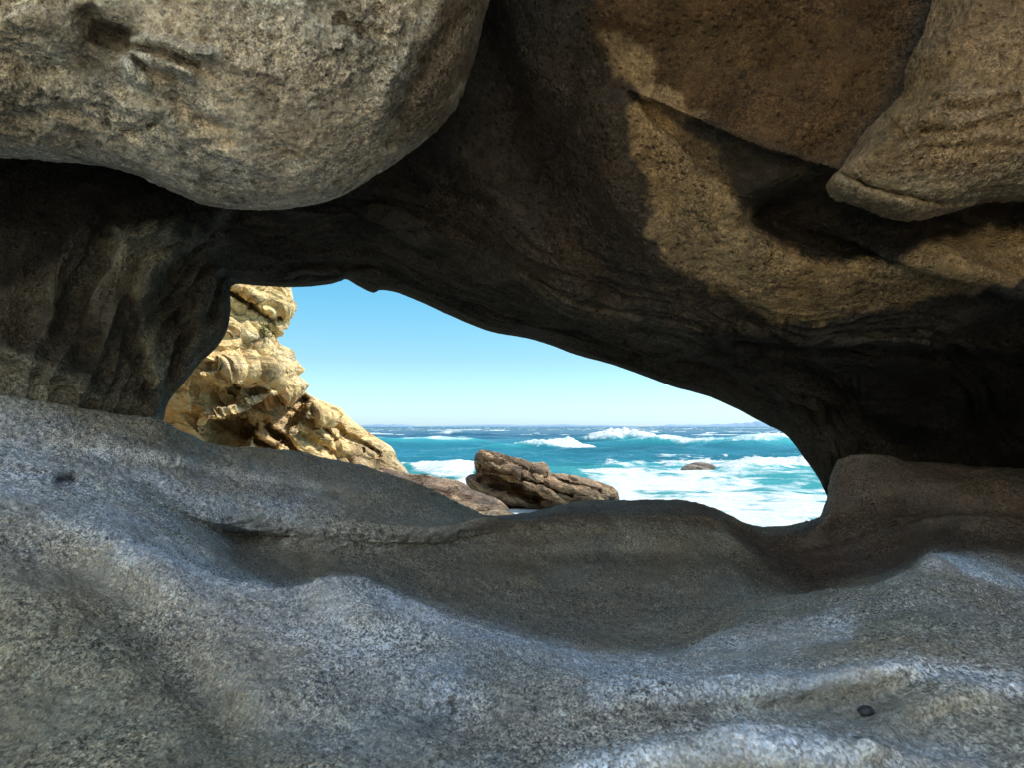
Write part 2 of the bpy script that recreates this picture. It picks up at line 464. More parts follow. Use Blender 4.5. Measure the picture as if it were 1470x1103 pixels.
# colour
sm = blur(G0, 10)
cav = ((G0 - sm) * N).sum(-1)
cav = np.clip(cav / (0.0025), -1, 1)
base = np.array([0.48, 0.46, 0.41]) * np.ones(G.shape)
big = fbm(G * 2.5, 4, 21)
base = base * (1 + 0.30 * big)[..., None]
olive = np.array([0.38, 0.33, 0.215])
m = sstep(-0.15, 0.4, fbm(G * 1.7 + 5, 3, 22))
m = np.maximum(m * 0.6, pmask(px, py, [(-200,800),(120,830),(300,960),(420,1103),(380,1300),(-300,1300)], 70) * 0.8)
base = base * (1 - m[..., None]) + olive * m[..., None]
pale = np.array([0.72, 0.75, 0.80])  # bluish highlights along the ridge crests, painted into the colour
m = sum(stroke(px, py, l, w) for l, w in [
    ([(-100,600),(100,650),(260,690),(430,720)], 45),
    ([(-60,655),(120,725),(260,800),(440,900),(640,985)], 42),
    ([(430,862),(490,848),(560,868),(700,912),(830,952),(960,962),(1040,938),(1200,905)], 26),
    ([(860,995),(1010,990),(1190,972),(1300,955),(1460,985)], 18),
    ([(820,1110),(930,1085),(1070,1065),(1200,1080),(1400,1110)], 30),
    ([(1340,800),(1400,815),(1480,850)], 16)])
m = np.clip(m, 0, 1) * (0.55 + 0.45 * sstep(-.3, .3, fbm(G * 9, 3, 31)))
base = base * (1 - m[..., None]) + pale * m[..., None]
m = pmask(px, py, [(1336,796),(1390,797),(1480,835),(1500,850),(1440,845),(1390,826)], 5) * .9
base = base * (1 - m[..., None]) + np.array([.72, .85, .98]) * m[..., None]  # blue skylight on the slab, painted into its colour
m = stroke(px, py, [(555,772),(600,778),(650,776),(700,764)], 7) * .7 * sstep(-.4, .2, fbm(G * 30, 2, 37)) + stroke(px, py, [(370,756),(440,768),(520,774)], 4) * .4  # shadow in the recess under the lip, painted in dark
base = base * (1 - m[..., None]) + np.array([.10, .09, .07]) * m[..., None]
m = stroke(px, py, [(84,690),(102,689)], 8) * .85
base = base * (1 - m[..., None]) + np.array([.06, .06, .065]) * m[..., None]
bowl = np.array([0.37, 0.345, 0.285])
m = pmask(px, py, [(310,790),(420,780),(560,790),(700,768),(900,752),(1010,750),(1060,790),(1110,835),(1200,860),(1150,885),(1040,908),(980,932),(880,932),(780,912),(660,878),(560,845),(480,826),(420,842),(350,828)], 12)
base = base * (1 - m[..., None]) + bowl * (1 + .12 * big)[..., None] * m[..., None]
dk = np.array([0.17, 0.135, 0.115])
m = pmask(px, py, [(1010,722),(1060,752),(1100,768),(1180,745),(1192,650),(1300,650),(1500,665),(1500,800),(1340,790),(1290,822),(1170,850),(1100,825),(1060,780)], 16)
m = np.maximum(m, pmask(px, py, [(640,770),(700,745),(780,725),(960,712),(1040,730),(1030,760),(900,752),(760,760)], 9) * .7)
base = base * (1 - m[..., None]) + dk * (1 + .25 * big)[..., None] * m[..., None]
m = pmask(px, py, [(848,774),(868,768),(884,780),(880,792),(860,786)], 3) * .8
base = base * (1 - m[..., None]) + np.array([.32,.30,.27]) * m[..., None]
base = base * (1 + 0.30 * cav)[..., None]
base = base * (1 - .5 * pit)[..., None]
back = sstep(0.3, -1.5, G[..., 1])[..., None]
base = base * (1 - back) + np.array([0.74, 0.66, 0.52]) * back  # unseen ground behind is pale so that it bounces more light
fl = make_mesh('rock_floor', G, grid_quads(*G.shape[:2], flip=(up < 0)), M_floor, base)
tag(fl, 'grey granular sandstone floor worn into ridges and a smooth bowl below the opening, with unseen slopes added behind', 'rock floor', kind='structure')

# ------------------------------------------------------------------ cave wall and roof (an arch of rock round the opening)
RIM = [(0,222,690,3.0),(.5,228,640,3.0),(1,233,602,3.0),(1.3,240,576,3.02),(1.6,262,549,3.05),(2,285,520,3.1),(2.3,308,497,3.12),(2.6,322,475,3.15),(3,328,448,3.2),(3.5,329,425,3.25),(3.8,330,411,3.35),(4,338,406,3.5),(4.4,370,407,3.7),(4.7,405,409,3.8),(5,440,409,3.9),(5.4,474,405,4.0),(5.7,488,401,4.05),(6,500,398,4.1),(6.2,517,408,4.1),(6.4,537,417,4.1),(6.6,548,414,4.1),(6.8,568,417,4.1),(7,592,426,4.1),(7.3,640,447,4.1),(7.6,700,472,4.1),(8,765,486,4.1),(8.4,830,508,4.05),(8.7,890,525,4.0),(9,960,551,4.0),(9.4,1020,567,3.9),(9.7,1060,584,3.85),(10,1100,606,3.8),(10.4,1130,622,3.7),(10.7,1145,638,3.65),(11,1160,658,3.6),(11.4,1178,684,3.55),(11.7,1183,696,3.5),(12,1192,716,3.5),(12.3,1190,725,3.5),(13,1180,800,3.5)]
TT = np.concatenate([np.linspace(0, 13, 1150)])
def g(pts): return row(pts, TT, 0.6)
rim = g(RIM)
ctr = np.array([760, 640.])
def scaled(r, s, dadd):
    q = r.copy(); q[:, :2] = ctr + (r[:, :2] - ctr) * s; q[:, 2] += dadd; return q
R3 = g([(0,160,720,2.85),(1,185,590,2.85),(2,222,500,2.9),(3,262,425,2.95),(4,300,365,3.1),(5,400,362,3.4),(6,500,356,3.5),(7,620,390,3.5),(8,800,447,3.45),(9,1000,497,3.4),(10,1170,545,3.3),(11,1240,600,3.4),(12,1290,690,3.6),(13,1300,850,3.8)])
R4 = g([(0,70,730,2.6),(1,100,585,2.6),(2,135,480,2.6),(3,180,385,2.65),(4,250,320,2.75),(5,380,300,2.95),(6,500,295,3.05),(7,660,342,2.95),(8,820,425,2.8),(9,1020,468,2.7),(10,1250,495,2.65),(11,1400,550,3.0),(12,1450,640,3.5),(13,1480,820,3.9)])
R5 = g([(0,-60,740,2.45),(1,-40,575,2.45),(2,-20,430,2.5),(3,30,300,2.6),(4,170,200,2.7),(5,360,150,2.8),(6,560,120,2.7),(7,750,210,2.55),(8,900,290,2.35),(9,1090,350,2.25),(10,1330,385,2.25),(11,1580,450,2.5),(12,1720,600,3.1),(13,1780,800,3.6)])
R6 = g([(0,-400,800,2.3),(1,-400,560,2.3),(2,-350,350,2.3),(3,-250,100,2.35),(4,0,-60,2.4),(5,300,-150,2.4),(6,600,-200,2.3),(7,850,-150,2.1),(8,1000,-60,2.0),(9,1250,-20,2.0),(10,1550,80,1.95),(11,1900,300,1.9),(12,2000,600,1.9),(13,2050,900,1.9)])
def far(r, s, d):
    q = scaled(r, s, 0); q[:, 2] = d; return q
RR = [far(rim, 9, 6.0), scaled(rim, 2.0, 1.8), scaled(rim, 1.25, 1.0), scaled(rim, 1.04, .25), rim, R3, R4, R5, R6, far(R6, 1.8, 2.2), far(R6, 3.6, 2.5), far(R6, 3.9, 3.2)]
Wc = np.array([P(r[:, 0], r[:, 1], r[:, 2]) for r in RR])
kf = sstep(8.0, 10.0, TT)[:, None]
zf = np.interp(TT, [9, 11, 13], [9.0, 6.5, 1.0])
for k_, (fx, fy, fz) in {-3: (2.7, 1.3, [13, 14, 12, 8, 1.6]), -2: (3.2, -.7, [15, 15, 13, 9, 1.4]), -1: (3.8, -2.4, [13, 13, 12, 8, 1.2])}.items():  # unseen flank right of the camera, added to keep the sun off the ledge
    Wc[k_] = Wc[k_] * (1 - kf) + kf * np.stack([TT * 0 + fx, TT * 0 + fy, np.interp(TT, [8, 9, 11, 12, 13], fz)], -1)
nper = [6, 8, 24, 20, 110, 110, 150, 120, 30, 14, 8]
tt = np.concatenate([np.linspace(i, i + 1, n, endpoint=False) for i, n in enumerate(nper)] + [[len(RR) - 1]])
G = pchip(np.arange(len(RR)), Wc, tt, 0.5)
px, py, dd = proj(G)
inner = sstep(4.0, 4.6, tt)[:, None] * np.ones(G.shape[:2])
fld = 0
# folds running down the left pier, drawn along the arch
for poly, w, a in [
    ([(345,305),(275,350),(248,400),(250,450),(262,500),(240,560)], 12, .09),
    ([(300,320),(225,370),(205,430),(215,500),(230,560),(225,600)], 13, -.08),
    ([(270,335),(205,375),(180,430),(190,500),(215,570)], 10, .07),
    ([(305,390),(285,420),(290,465),(270,515)], 9, -.06),
    ([(320,400),(308,425),(306,460)], 7, .06),
    ([(150,330),(110,400),(105,470),(140,540),(200,600)], 22, .10),
    ([(130,310),(85,380),(75,460)], 16, -.07),
    ([(0,500),(60,520),(140,560),(220,600)], 22, -.10),
    ([(150,320),(200,340),(260,320)], 12, -.08),
    # strata lines above the opening
    ([(440,375),(500,368),(560,380),(640,420),(760,462),(900,498),(1040,530),(1120,575)], 7, .07),
    ([(420,390),(500,384),(570,398),(660,438),(780,472),(900,508)], 5, -.05),
    ([(560,352),(640,385),(720,420),(830,455),(960,480),(1080,500)], 9, -.09),
    ([(540,300),(600,330),(660,350),(740,395),(830,440),(900,455),(1000,468)], 8, -.08),
    ([(500,300),(560,322),(610,330),(640,350),(700,372),(760,410)], 6, .06),
    ([(420,300),(480,312),(560,320),(600,345)], 7, -.05),
    ([(470,290),(550,292),(600,310),(625,325)], 5, .04),
    ([(940,465),(1000,495),(1060,530),(1120,570),(1150,610)], 7, -.05),
    ([(1000,470),(1080,510),(1150,560),(1180,620)], 6, .05),
    ([(1040,470),(1200,488),(1330,492),(1470,505)], 8, -.10),
    ([(1060,482),(1200,500),(1330,506),(1470,520)], 9, .12),
    ([(1150,500),(1230,560),(1260,620),(1300,640)], 20, .12),
    ([(1330,490),(1400,450),(1480,430)], 12, -.06),
    # big soft roof folds
    ([(700,60),(740,180),(800,300),(880,420)], 42, .10),
    ([(850,150),(880,260),(930,360),(1000,430)], 36, -.06),
    ([(640,200),(700,280),(760,350),(830,410)], 26, -.06)]:
    fld = fld + a * stroke(px, py, poly, w)
# slab edge along the crack, upper right; the part below it is set back
fld = fld + 0.05 * pmask(px, py, [(905,132),(1000,172),(1090,212),(1140,226),(1205,248),(1300,300),(1420,330),(1500,300),(1500,420),(1330,345),(1250,370),(1150,350),(1070,310),(1040,280),(960,200)], 7)
fld = fld + 0.15 * pmask(px, py, [(1180,262),(1260,300),(1480,285),(1480,330),(1350,350),(1240,372),(1130,352),(1072,318),(1090,288),(1140,272)], 26)
fld = fld - 0.03 * stroke(px, py, [(905,130),(1000,170),(1090,210),(1140,224),(1205,246)], 5)
fld = fld + 0.03 * stroke(px, py, [(1200,-10),(1262,60),(1250,130),(1200,190),(1150,225)], 26)
fld = fld + 0.10 * stroke(px, py, [(1100,90),(1000,60)], 90)
G = push(G, fld * inner)
N = grid_normals(G)
mid = (np.abs(tt - 6) < 1)
dirc = (CAM - G)
sg = np.sign((N * dirc).sum(-1)[mid].mean())
N = N * sg
rr = np.stack([G[..., 0] * 1.2, G[..., 1] * 1.2, G[..., 2] * 6 + G[..., 0] * 2.0], -1)
amp = 0.35 + 0.65 * sstep(4.0, 4.8, tt)[:, None]
outer = (1 - sstep(3.0, 4.0, tt))[:, None]
TTg = TT[None] * np.ones((len(tt), 1)); ttg = tt[:, None] * np.ones((1, len(TT)))
low = noise(np.stack([TTg * 1.1, ttg * 1.3, ttg * 0], -1), 44)
flow = fbm(np.stack([TTg * .42 + ttg * .3, ttg * 5.5 + 2.2 * low + TTg * .25, ttg * 0], -1), 3, 45, .55, True)
flw = noise(np.stack([TTg * .6, ttg * 1.1, ttg * 0 + 3], -1), 47)
flute = (1 - 1.6 * np.abs(np.sin(10 * ttg + 1.6 * low + 1.6 * flw + .3 * TTg))) * (.55 + .6 * noise(np.stack([TTg * .5, ttg * 1.6, ttg * 0 + 8], -1), 48))
fl_m = sstep(4.03, 4.5, ttg) * sstep(7.0, 5.6, ttg) * sstep(4.2, 5.2, TTg) * sstep(-.55, .25, noise(np.stack([TTg * 1.3, ttg * 2.0, ttg * 0 + 5], -1), 46))
strat = fbm(rr * 1.1, 4, 41, 0.55, True)
st_mask = sstep(5.9, 5.0, tt)[:, None]
dsp = amp * (1 - .72 * np.exp(-((tt - 4) / .45) ** 2))[:, None] * (0.045 * fbm(G * 2.2, 3, 11) + 0.014 * fbm(G * 11, 3, 12) + 0.004 * fbm(G * 50, 3, 13) + 0.012 * (strat) * (0.25 + .75 * st_mask)) + .045 * flow * fl_m + .024 * flute * (1 - sstep(4.0, 5.0, TTg)) * sstep(4.05, 4.6, ttg) * sstep(8.0, 6.5, ttg) + 0.5 * outer * fbm(G * .6, 4, 55) * sstep(2.9, 1.8, tt)[:, None]
w1 = worley(G * 45, 14)
w2 = worley(G * 14, 15)
rip = np.sin(py / 5.5 + 3.5 * noise(np.stack([px / 70, py / 45, px * 0], -1), 8)) * stroke(px, py, [(1290,140),(1400,200)], 1)
dsp = dsp + amp * (0.005 * (w1 - .5) - 0.012 * (1 - sstep(0, .3, w2)) * sstep(0, .4, fbm(G * 2, 2, 19)))
G0 = G
G = G + N * dsp[..., None]
big = fbm(G * 3, 4, 51)
med = fbm(G * 12, 4, 52)
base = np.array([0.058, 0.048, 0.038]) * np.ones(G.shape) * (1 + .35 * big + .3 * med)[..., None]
def paint(base, m, colr):
    m = np.clip(m, 0, 1)[..., None]
    return base * (1 - m) + np.array(colr) * m
def wpx(w, s=40):     # noise-warped picture position, for ragged patch edges
    n1 = fbm(np.stack([px / s, py / s, px * 0], -1), 4, 61) * w
    n2 = fbm(np.stack([px / s, py / s, px * 0 + 9], -1), 4, 62) * w
    return px + n1, py + n2
qx, qy = wpx(26); jx, jy = wpx(9, 9); qx = qx + jx - px; qy = qy + jy - py
shade = (1 + .3 * big + .45 * med)[..., None]
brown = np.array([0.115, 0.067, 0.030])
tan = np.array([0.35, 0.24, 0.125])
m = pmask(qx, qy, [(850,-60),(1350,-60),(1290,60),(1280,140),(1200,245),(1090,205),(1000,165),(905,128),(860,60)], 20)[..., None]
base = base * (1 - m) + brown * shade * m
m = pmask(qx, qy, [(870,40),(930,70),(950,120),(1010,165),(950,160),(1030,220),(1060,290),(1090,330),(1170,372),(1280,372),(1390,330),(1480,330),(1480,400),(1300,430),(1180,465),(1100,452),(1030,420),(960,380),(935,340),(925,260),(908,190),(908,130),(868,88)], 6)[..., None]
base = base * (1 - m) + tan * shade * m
m = pmask(qx, qy, [(960,190),(1060,215),(1190,250),(1230,300),(1480,290),(1480,318),(1330,350),(1240,372),(1130,352),(1072,320),(1075,290),(1020,260)], 12)[..., None] * .65  # darkness of the hollow below the crack, painted into the colour
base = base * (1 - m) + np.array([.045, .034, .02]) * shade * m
m = pmask(qx, qy, [(-60,330),(120,330),(320,300),(335,400),(330,480),(236,600),(-60,600)], 20)[..., None] * .8
base = base * (1 - m) + np.array([.17, .15, .12]) * shade * (1 + .35 * flute)[..., None] * m
m = pmask(qx, qy, [(640,230),(760,60),(870,60),(930,330),(1050,440),(900,450),(740,400),(560,300)], 40)[..., None] * .6
base = base * (1 - m) + np.array([.085, .058, .038]) * shade * m
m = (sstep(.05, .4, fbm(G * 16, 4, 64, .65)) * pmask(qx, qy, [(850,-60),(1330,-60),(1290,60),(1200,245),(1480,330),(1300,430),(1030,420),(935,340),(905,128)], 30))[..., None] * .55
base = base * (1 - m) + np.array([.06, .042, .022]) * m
grn = np.array([0.26, 0.235, 0.175])
m = (pmask(qx, qy, [(140,320),(260,330),(300,310),(330,305),(260,360),(215,390),(190,420),(150,380)], 14)
     + pmask(qx, qy, [(200,470),(225,480),(240,560),(200,540)], 14)
     + pmask(qx, qy, [(-50,480),(20,500),(110,540),(240,602),(230,640),(-60,640)], 12) * 1.0)[..., None].clip(0, 1)
base = base * (1 - m) + grn * shade * 1.25 * m
m = pmask(qx, qy, [(-20,400),(120,400),(180,520),(100,560),(-20,480)], 30)[..., None] * .7
base = base * (1 - m) + np.array([.12, .10, .072]) * shade * m
m = stroke(px, py, [(560,330),(640,350),(740,400),(860,450),(1000,480)], 16)[..., None] * .5
base = base * (1 - m) + np.array([.15, .125, .085]) * shade * m
m = pmask(qx, qy, [(1078,305),(1110,288),(1190,275),(1260,305),(1340,318),(1440,295),(1480,290),(1480,310),(1380,335),(1330,352),(1240,372),(1140,352),(1085,328)], 12)[..., None] * .8  # shadow in the recess under the overhanging rock, painted into the colour
base = base * (1 - m) + np.array([.03, .02, .012]) * shade * m
# near-black patches, lower right wall and below the left boulder
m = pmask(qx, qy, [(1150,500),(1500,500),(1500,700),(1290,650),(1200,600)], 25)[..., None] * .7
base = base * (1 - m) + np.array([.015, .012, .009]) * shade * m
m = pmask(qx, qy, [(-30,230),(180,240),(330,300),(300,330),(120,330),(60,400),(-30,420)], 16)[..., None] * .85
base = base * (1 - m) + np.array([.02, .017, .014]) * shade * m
base = base * (1 + .35 * (flow - .1) * fl_m)[..., None]
o_ = outer[..., None]
base = base * (1 - o_) + np.array([.35, .28, .17]) * o_
cut = int(np.searchsorted(TT, 4.25))
Gl, Gr = G[:, :cut + 1], G[:, cut:]
Cl, Cr = base[:, :cut + 1], base[:, cut:]
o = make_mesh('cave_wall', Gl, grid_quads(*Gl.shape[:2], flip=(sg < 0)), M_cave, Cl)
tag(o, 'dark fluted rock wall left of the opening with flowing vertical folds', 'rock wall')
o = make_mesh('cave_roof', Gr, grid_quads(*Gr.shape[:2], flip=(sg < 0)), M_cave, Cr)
tag(o, 'dark brown cave roof sloping down to the right above the opening, with an unseen sun-blocking flank added', 'cave roof')

# ------------------------------------------------------------------ generic rounded rock from its outline
def arc_resample(pts, n):
    a = np.array(pts, float)
    a = np.concatenate([a, a[:1]])
    L = np.concatenate([[0], np.cumsum(np.linalg.norm(np.diff(a, axis=0), axis=1))])
    tf = np.linspace(0, L[-1], 4000)
    xf = np.interp(tf, L, a[:, 0]); yf = np.interp(tf, L, a[:, 1])
    den = np.where((xf > -80) & (xf < 1550) & (yf > -80) & (yf < 1160), 4.0, 1.0)
    cum = np.concatenate([[0], np.cumsum((den[1:] + den[:-1]) / 2)]); cum /= cum[-1]
    t = np.interp(np.linspace(0, 1, n, endpoint=False), cum, tf)
    # periodic smooth
    ae = np.concatenate([a[-3:-1], a, a[1:3]])
    Le = np.concatenate([[L[-3] - L[-1], L[-2] - L[-1]], L, [L[-1] + L[1], L[-1] + L[2]]])
    return pchip(Le, ae, t, 0.7)

def bulge(contour, center, d_edge, d_front, d_back, n=500, m=160, mb=60, pw=2.0, fieldf=None, edge_d=None):
    """closed rock: contour (px,py) seen from the camera position; front bulges to d_front, back to d_back"""
    c = arc_resample(contour, n)
    s = np.concatenate([np.linspace(0.0, 1, m) ** 0.75, 1 - np.linspace(0, 1, mb)[1:] ** 1.3])
    sidx = np.arange(len(s))
    g = np.zeros((len(s), n, 3))
    ed = d_edge if edge_d is None else edge_d(c[:, 0], c[:, 1])
    for k, sv in enumerate(s):
        q = np.array(center) + (c - np.array(center)) * max(sv, 0.0005)
        h = (1 - sv ** pw) ** (1 / pw) if sv < 1 else 0
        d = ed + ((d_front - ed) if k < m else (d_back - ed)) * h
        g[k] = P(q[:, 0], q[:, 1], d)
    return g

# hanging boulder, upper left
ct = [(-260,215),(-120,222),(0,225),(60,229),(110,233),(170,243),(215,258),(260,280),(300,293),(345,300),(385,302),(430,297),(470,288),(510,270),(550,246),(590,217),(625,188),(652,157),(670,120),(683,80),(693,40),(703,0),(716,-60),(730,-160),(735,-320),(700,-600),(400,-900),(0,-1000),(-400,-900),(-700,-600),(-800,-200),(-600,100),(-400,190)]
G = bulge(ct, (200,-260), 2.25, 1.6, 3.3, 1300, 330, 60, 2.3)
px, py, dd = proj(G)
fr = sstep(2.6, 2.2, dd)
fld = 0
for poly, w, a in [([(128,35),(150,50),(180,60)], 20, .10), ([(190,58),(215,55),(245,62),(275,76),(300,78)], 8, -.06), ([(190,73),(220,88),(250,94),(275,106)], 7, -.06),
                   ([(182,85),(190,105),(208,118)], 8, -.05), ([(188,67),(235,74),(285,92)], 5, .04), ([(185,80),(215,100),(250,112)], 5.5, .035),
                   ([(300,75),(340,92),(400,110)], 8, -.02),([(250,140),(300,180),(330,185)], 9, .03),([(140,120),(170,150),(240,160),(260,200),(310,205)], 9, -.03),([(180,190),(230,175),(270,210),(330,203)], 8, .03),
                   ([(640,0),(600,60),(560,110),(545,170)], 16, -.03), ([(665,20),(620,80),(580,150),(560,200)], 12, .035),
                   ([(0,80),(60,100),(120,90)], 24, .05), ([(60,150),(120,170),(110,210)], 18, .04), ([(0,30),(50,20),(100,40)], 20, -.04), ([(490,30),(520,50),(545,48)], 9, .04), ([(270,210),(320,220),(360,240)], 10, -.02)]:
    fld = fld + a * stroke(px, py, poly, w)
G = push(G, fld * fr)
N = grid_normals(G, True)
sg = np.sign(((CAM - G) * N).sum(-1)[:300].mean()); N = N * sg
w1 = worley(G * 42, 71); w2 = worley(G * 16, 72)
rough_m = sstep(-.25, .35, fbm(G * 3.5, 3, 75))
lump = fbm(G * 9 + .35 * fbm(G * 5, 2, 70)[..., None], 4, 69, .6, True) * sstep(-.2, .3, fbm(G * 1.8 + 3, 2, 68) + .35 * (sstep(250, 0, px) * sstep(300, 100, py)))
dsp = .024 * lump + 0.018 * fbm(G * 4, 3, 73) + 0.011 * fbm(G * 15, 4, 74, .6) + .004 * fbm(G * 60, 3, 76) + .007 * (w1 - .5) - .016 * (1 - sstep(0, .34, w2)) * rough_m
G = G + N * (dsp * np.minimum(1, np.arange(G.shape[0])[:, None] / 6) * (1 - .6 * np.exp(-((np.arange(G.shape[0])[:, None] - 330) / 22.) ** 2)))[..., None]
big = fbm(G * 4, 4, 77); med = fbm(G * 18, 4, 78)
base = np.array([.68, .585, .45]) * np.ones(G.shape) * (1 + .35 * big + .35 * med)[..., None]
qx, qy = wpx(30)
m = (pmask(qx, qy, [(-400,-200),(140,-60),(120,60),(60,210),(-400,260)], 40) * .7)
base = paint(base, m, (.62, .55, .42))
m = sstep(.0, .35, fbm(G * 5, 5, 79, .65)) * .65
base = paint(base, m, (.22, .17, .11))
m = sstep(.1, .4, fbm(G * 14 + 4, 4, 65, .65)) * .7
base = paint(base, m, (.13, .10, .065))
m = sstep(.1, .4, fbm(G * 10 + 8, 4, 66, .65)) * .6
base = paint(base, m, (.82, .75, .61))
m = pmask(qx, qy, [(400,100),(540,20),(600,20),(600,80),(500,160),(400,200),(330,170)], 30) * .5 * sstep(-.2, .3, med)
base = paint(base, m, (.10, .08, .055))
m = pmask(qx, qy, [(715,-40),(640,-40),(600,60),(560,160),(560,215),(640,180),(690,90)], 14) * .8
base = paint(base, m, (.16, .11, .062))
m = stroke(px, py, [(605,30),(575,100),(560,150)], 14) * .5
base = paint(base, m, (.45, .42, .36))
m = pmask(qx, qy, [(130,25),(180,30),(215,55),(180,70),(130,60)], 8) * .8
base = paint(base, m, (.06, .045, .028))
m = sum(stroke(px, py, l, 5.5) for l in ([(190,58),(230,60),(270,76),(300,78)], [(190,73),(220,88),(260,100),(275,108)], [(182,85),(190,105),(208,118)])).clip(0, 1) * .8
base = paint(base, m, (.78, .70, .56))
base = base * (.85 + .2 * sstep(.12, .7, w1))[..., None]
base = base * (1 - .6 * (1 - sstep(.0, .35, w2)) * rough_m)[..., None]
o = make_mesh('hanging_boulder', G, grid_quads(*G.shape[:2], wrap=True, flip=(sg < 0)), M_boulder, base)
tag(o, 'pale pitted rounded rock bulge hanging over the upper left of the cave', 'boulder')

# overhanging rock, upper right
ct = [(1186,268),(1190,280),(1215,291),(1250,303),(1285,312),(1320,314),(1350,309),(1385,300),(1420,292),(1470,288),(1560,280),(1700,240),(1850,50),(1850,-300),(1650,-500),(1400,-450),(1330,-200),(1330,-60),(1318,0),(1300,60),(1284,110),(1272,148),(1245,178),(1225,205),(1208,240)]
G = bulge(ct, (1480,60), 2.05, 1.75, 2.7, 900, 240, 50, 2.4, edge_d=lambda x, y: 2.05 + .28 * sstep(250, 150, y) * sstep(1420, 1320, x))
px, py, dd = proj(G)
fr = sstep(2.5, 2.1, dd)
nn = noise(np.stack([px / 90, py / 50, px * 0], -1), 8)
rip = np.sin(py / 5.2 + px / 60 + 4.5 * nn) * np.exp(-(((px - 1400) / 110) ** 2 + ((py - 175) / 55) ** 2))
fld = 0.012 * rip
for poly, w, a in [([(1205,246),(1250,268),(1300,280),(1360,292),(1420,290)], 4, .035), ([(1210,262),(1260,285),(1320,300)], 10, -.02), ([(1290,120),(1310,160),(1290,200)], 10, .03), ([(1270,170),(1300,200),(1330,190)], 8, .025), ([(1300,100),(1350,60),(1400,0)], 20, -.03), ([(1340,140),(1300,150),(1280,180)], 6, .02)]:
    fld = fld + a * stroke(px, py, poly, w)
G = push(G, fld * fr)
N = grid_normals(G, True)
sg = np.sign(((CAM - G) * N).sum(-1)[:220].mean()); N = N * sg
w1 = worley(G * 45, 81)
dsp = 0.016 * fbm(G * 5, 3, 83) + 0.008 * fbm(G * 18, 4, 84, .6) + .003 * fbm(G * 70, 2, 86) + .006 * (w1 - .5)
G = G + N * (dsp * np.minimum(1, np.arange(G.shape[0])[:, None] / 6))[..., None]
big = fbm(G * 4, 4, 87); med = fbm(G * 18, 4, 88)
base = np.array([.33, .225, .125]) * np.ones(G.shape) * (1 + .3 * big + .35 * med)[..., None]
qx, qy = wpx(24)
base = paint(base, pmask(qx, qy, [(1300,60),(1380,80),(1340,200),(1230,230),(1260,170)], 20) * .6, (.22, .14, .055))
base = paint(base, pmask(qx, qy, [(1210,250),(1330,250),(1480,220),(1480,290),(1320,312),(1190,280)], 16) * .5, (.36, .31, .22))
base = paint(base, sstep(.1, .5, fbm(G * 8, 4, 89)) * .5, (.12, .085, .05))
base = base * (0.85 + .2 * sstep(.12, .7, w1))[..., None]
o = make_mesh('overhanging_rock', G, grid_quads(*G.shape[:2], wrap=True, flip=(sg < 0)), M_boulder, base)
tag(o, 'brown rippled rock with rounded lower edge jutting from the roof at upper right', 'rock')

# ------------------------------------------------------------------ small pebbles on the floor
def pebble(pxy, d, size, colr, label, seed):
    n, m = 40, 24
    th = np.linspace(0, 2 * np.pi, n, endpoint=False)[None]; ph = np.linspace(0.02, np.pi - .02, m)[:, None]
    g = np.stack([np.sin(ph) * np.cos(th), np.sin(ph) * np.sin(th), np.cos(ph) * np.ones_like(th)], -1)
    g = g * (1 + .28 * noise(g * 1.4 + seed, seed) + .1 * noise(g * 4, seed + 1))[..., None] * np.array(size)
    c = P(pxy[0], pxy[1], d)
    v = g + c
    o = make_mesh('pebble', v, grid_quads(m, n, True, True), M_peb, np.ones(v.shape) * np.array(colr), origin=c)
    return tag(o, label, 'pebble')
M_peb = rock_mat('wet_pebble', 300, .6, 1.4, 40, .4, .5, .002, rough=.3, spec=.6)

# ------------------------------------------------------------------ cliff outside, left
SIL = [(0,430,330,19),(1,418,385,19),(1.5,413,410,19),(1.8,415,425,19),(2,416,440,19),(2.3,406,453,19),(2.6,408,474,19),(3,398,489,19.2),(3.3,410,505,19.3),(3.6,424,517,19.4),(4,430,531,19.5),(4.3,421,538,19.5),(4.6,437,553,19.5),(5,434,563,19.8),(5.4,457,579,20),(5.8,483,591,20.3),(6.3,510,612,20.6),(6.8,533,629,21),(7.3,558,647,21.3),(7.6,566,663,21.4),(8,576,677,21.5),(9,600,720,21.5)]
V = np.linspace(0, 9, 620)
sil = row(SIL, V, .3)
lef = row([(0,-250,200,15),(1.5,-200,330,15),(3,-180,440,15),(5,-160,560,15.5),(7,-140,640,16),(9,-120,760,16)], V)
q1 = row([(0,250,290,16.2),(1.5,240,390,16.2),(3,230,480,16.2),(4.5,225,548,16.2),(5,230,575,16.5),(6,250,610,17),(7,280,650,17),(8,300,690,17),(9,320,740,17)], V)
q2 = row([(0,360,320,17.3),(1.5,350,400,17.3),(3,340,488,17.2),(4.3,330,540,17.2),(4.7,345,555,17.5),(5.2,370,580,18),(6,400,615,18.3),(7,420,655,18.5),(8,440,690,18.5),(9,460,740,18.5)], V)
bk = sil.copy(); bk[:, 0] -= 6; bk[:, 2] += 1.0
bk2 = sil.copy(); bk2[:, 0] -= 60; bk2[:, 2] += 4
bk3 = sil.copy(); bk3[:, 0] -= 300; bk3[:, 2] += 12
S = np.array([P(r[:, 0], r[:, 1], r[:, 2]) for r in (lef, q1, q2, sil, bk, bk2, bk3)])
nper = [120, 160, 170, 40, 30, 20]
tt = np.concatenate([np.linspace(i, i + 1, n, endpoint=False) for i, n in enumerate(nper)] + [[6]])
G = pchip(np.arange(7), S, tt, .7).transpose(1, 0, 2)
px, py, dd = proj(G)
qx = px + 10 * fbm(np.stack([px / 30, py / 30, px * 0], -1), 3, 5); qy = py + 10 * fbm(np.stack([px / 30, py / 30, px * 0 + 4], -1), 3, 6)
fld = 0
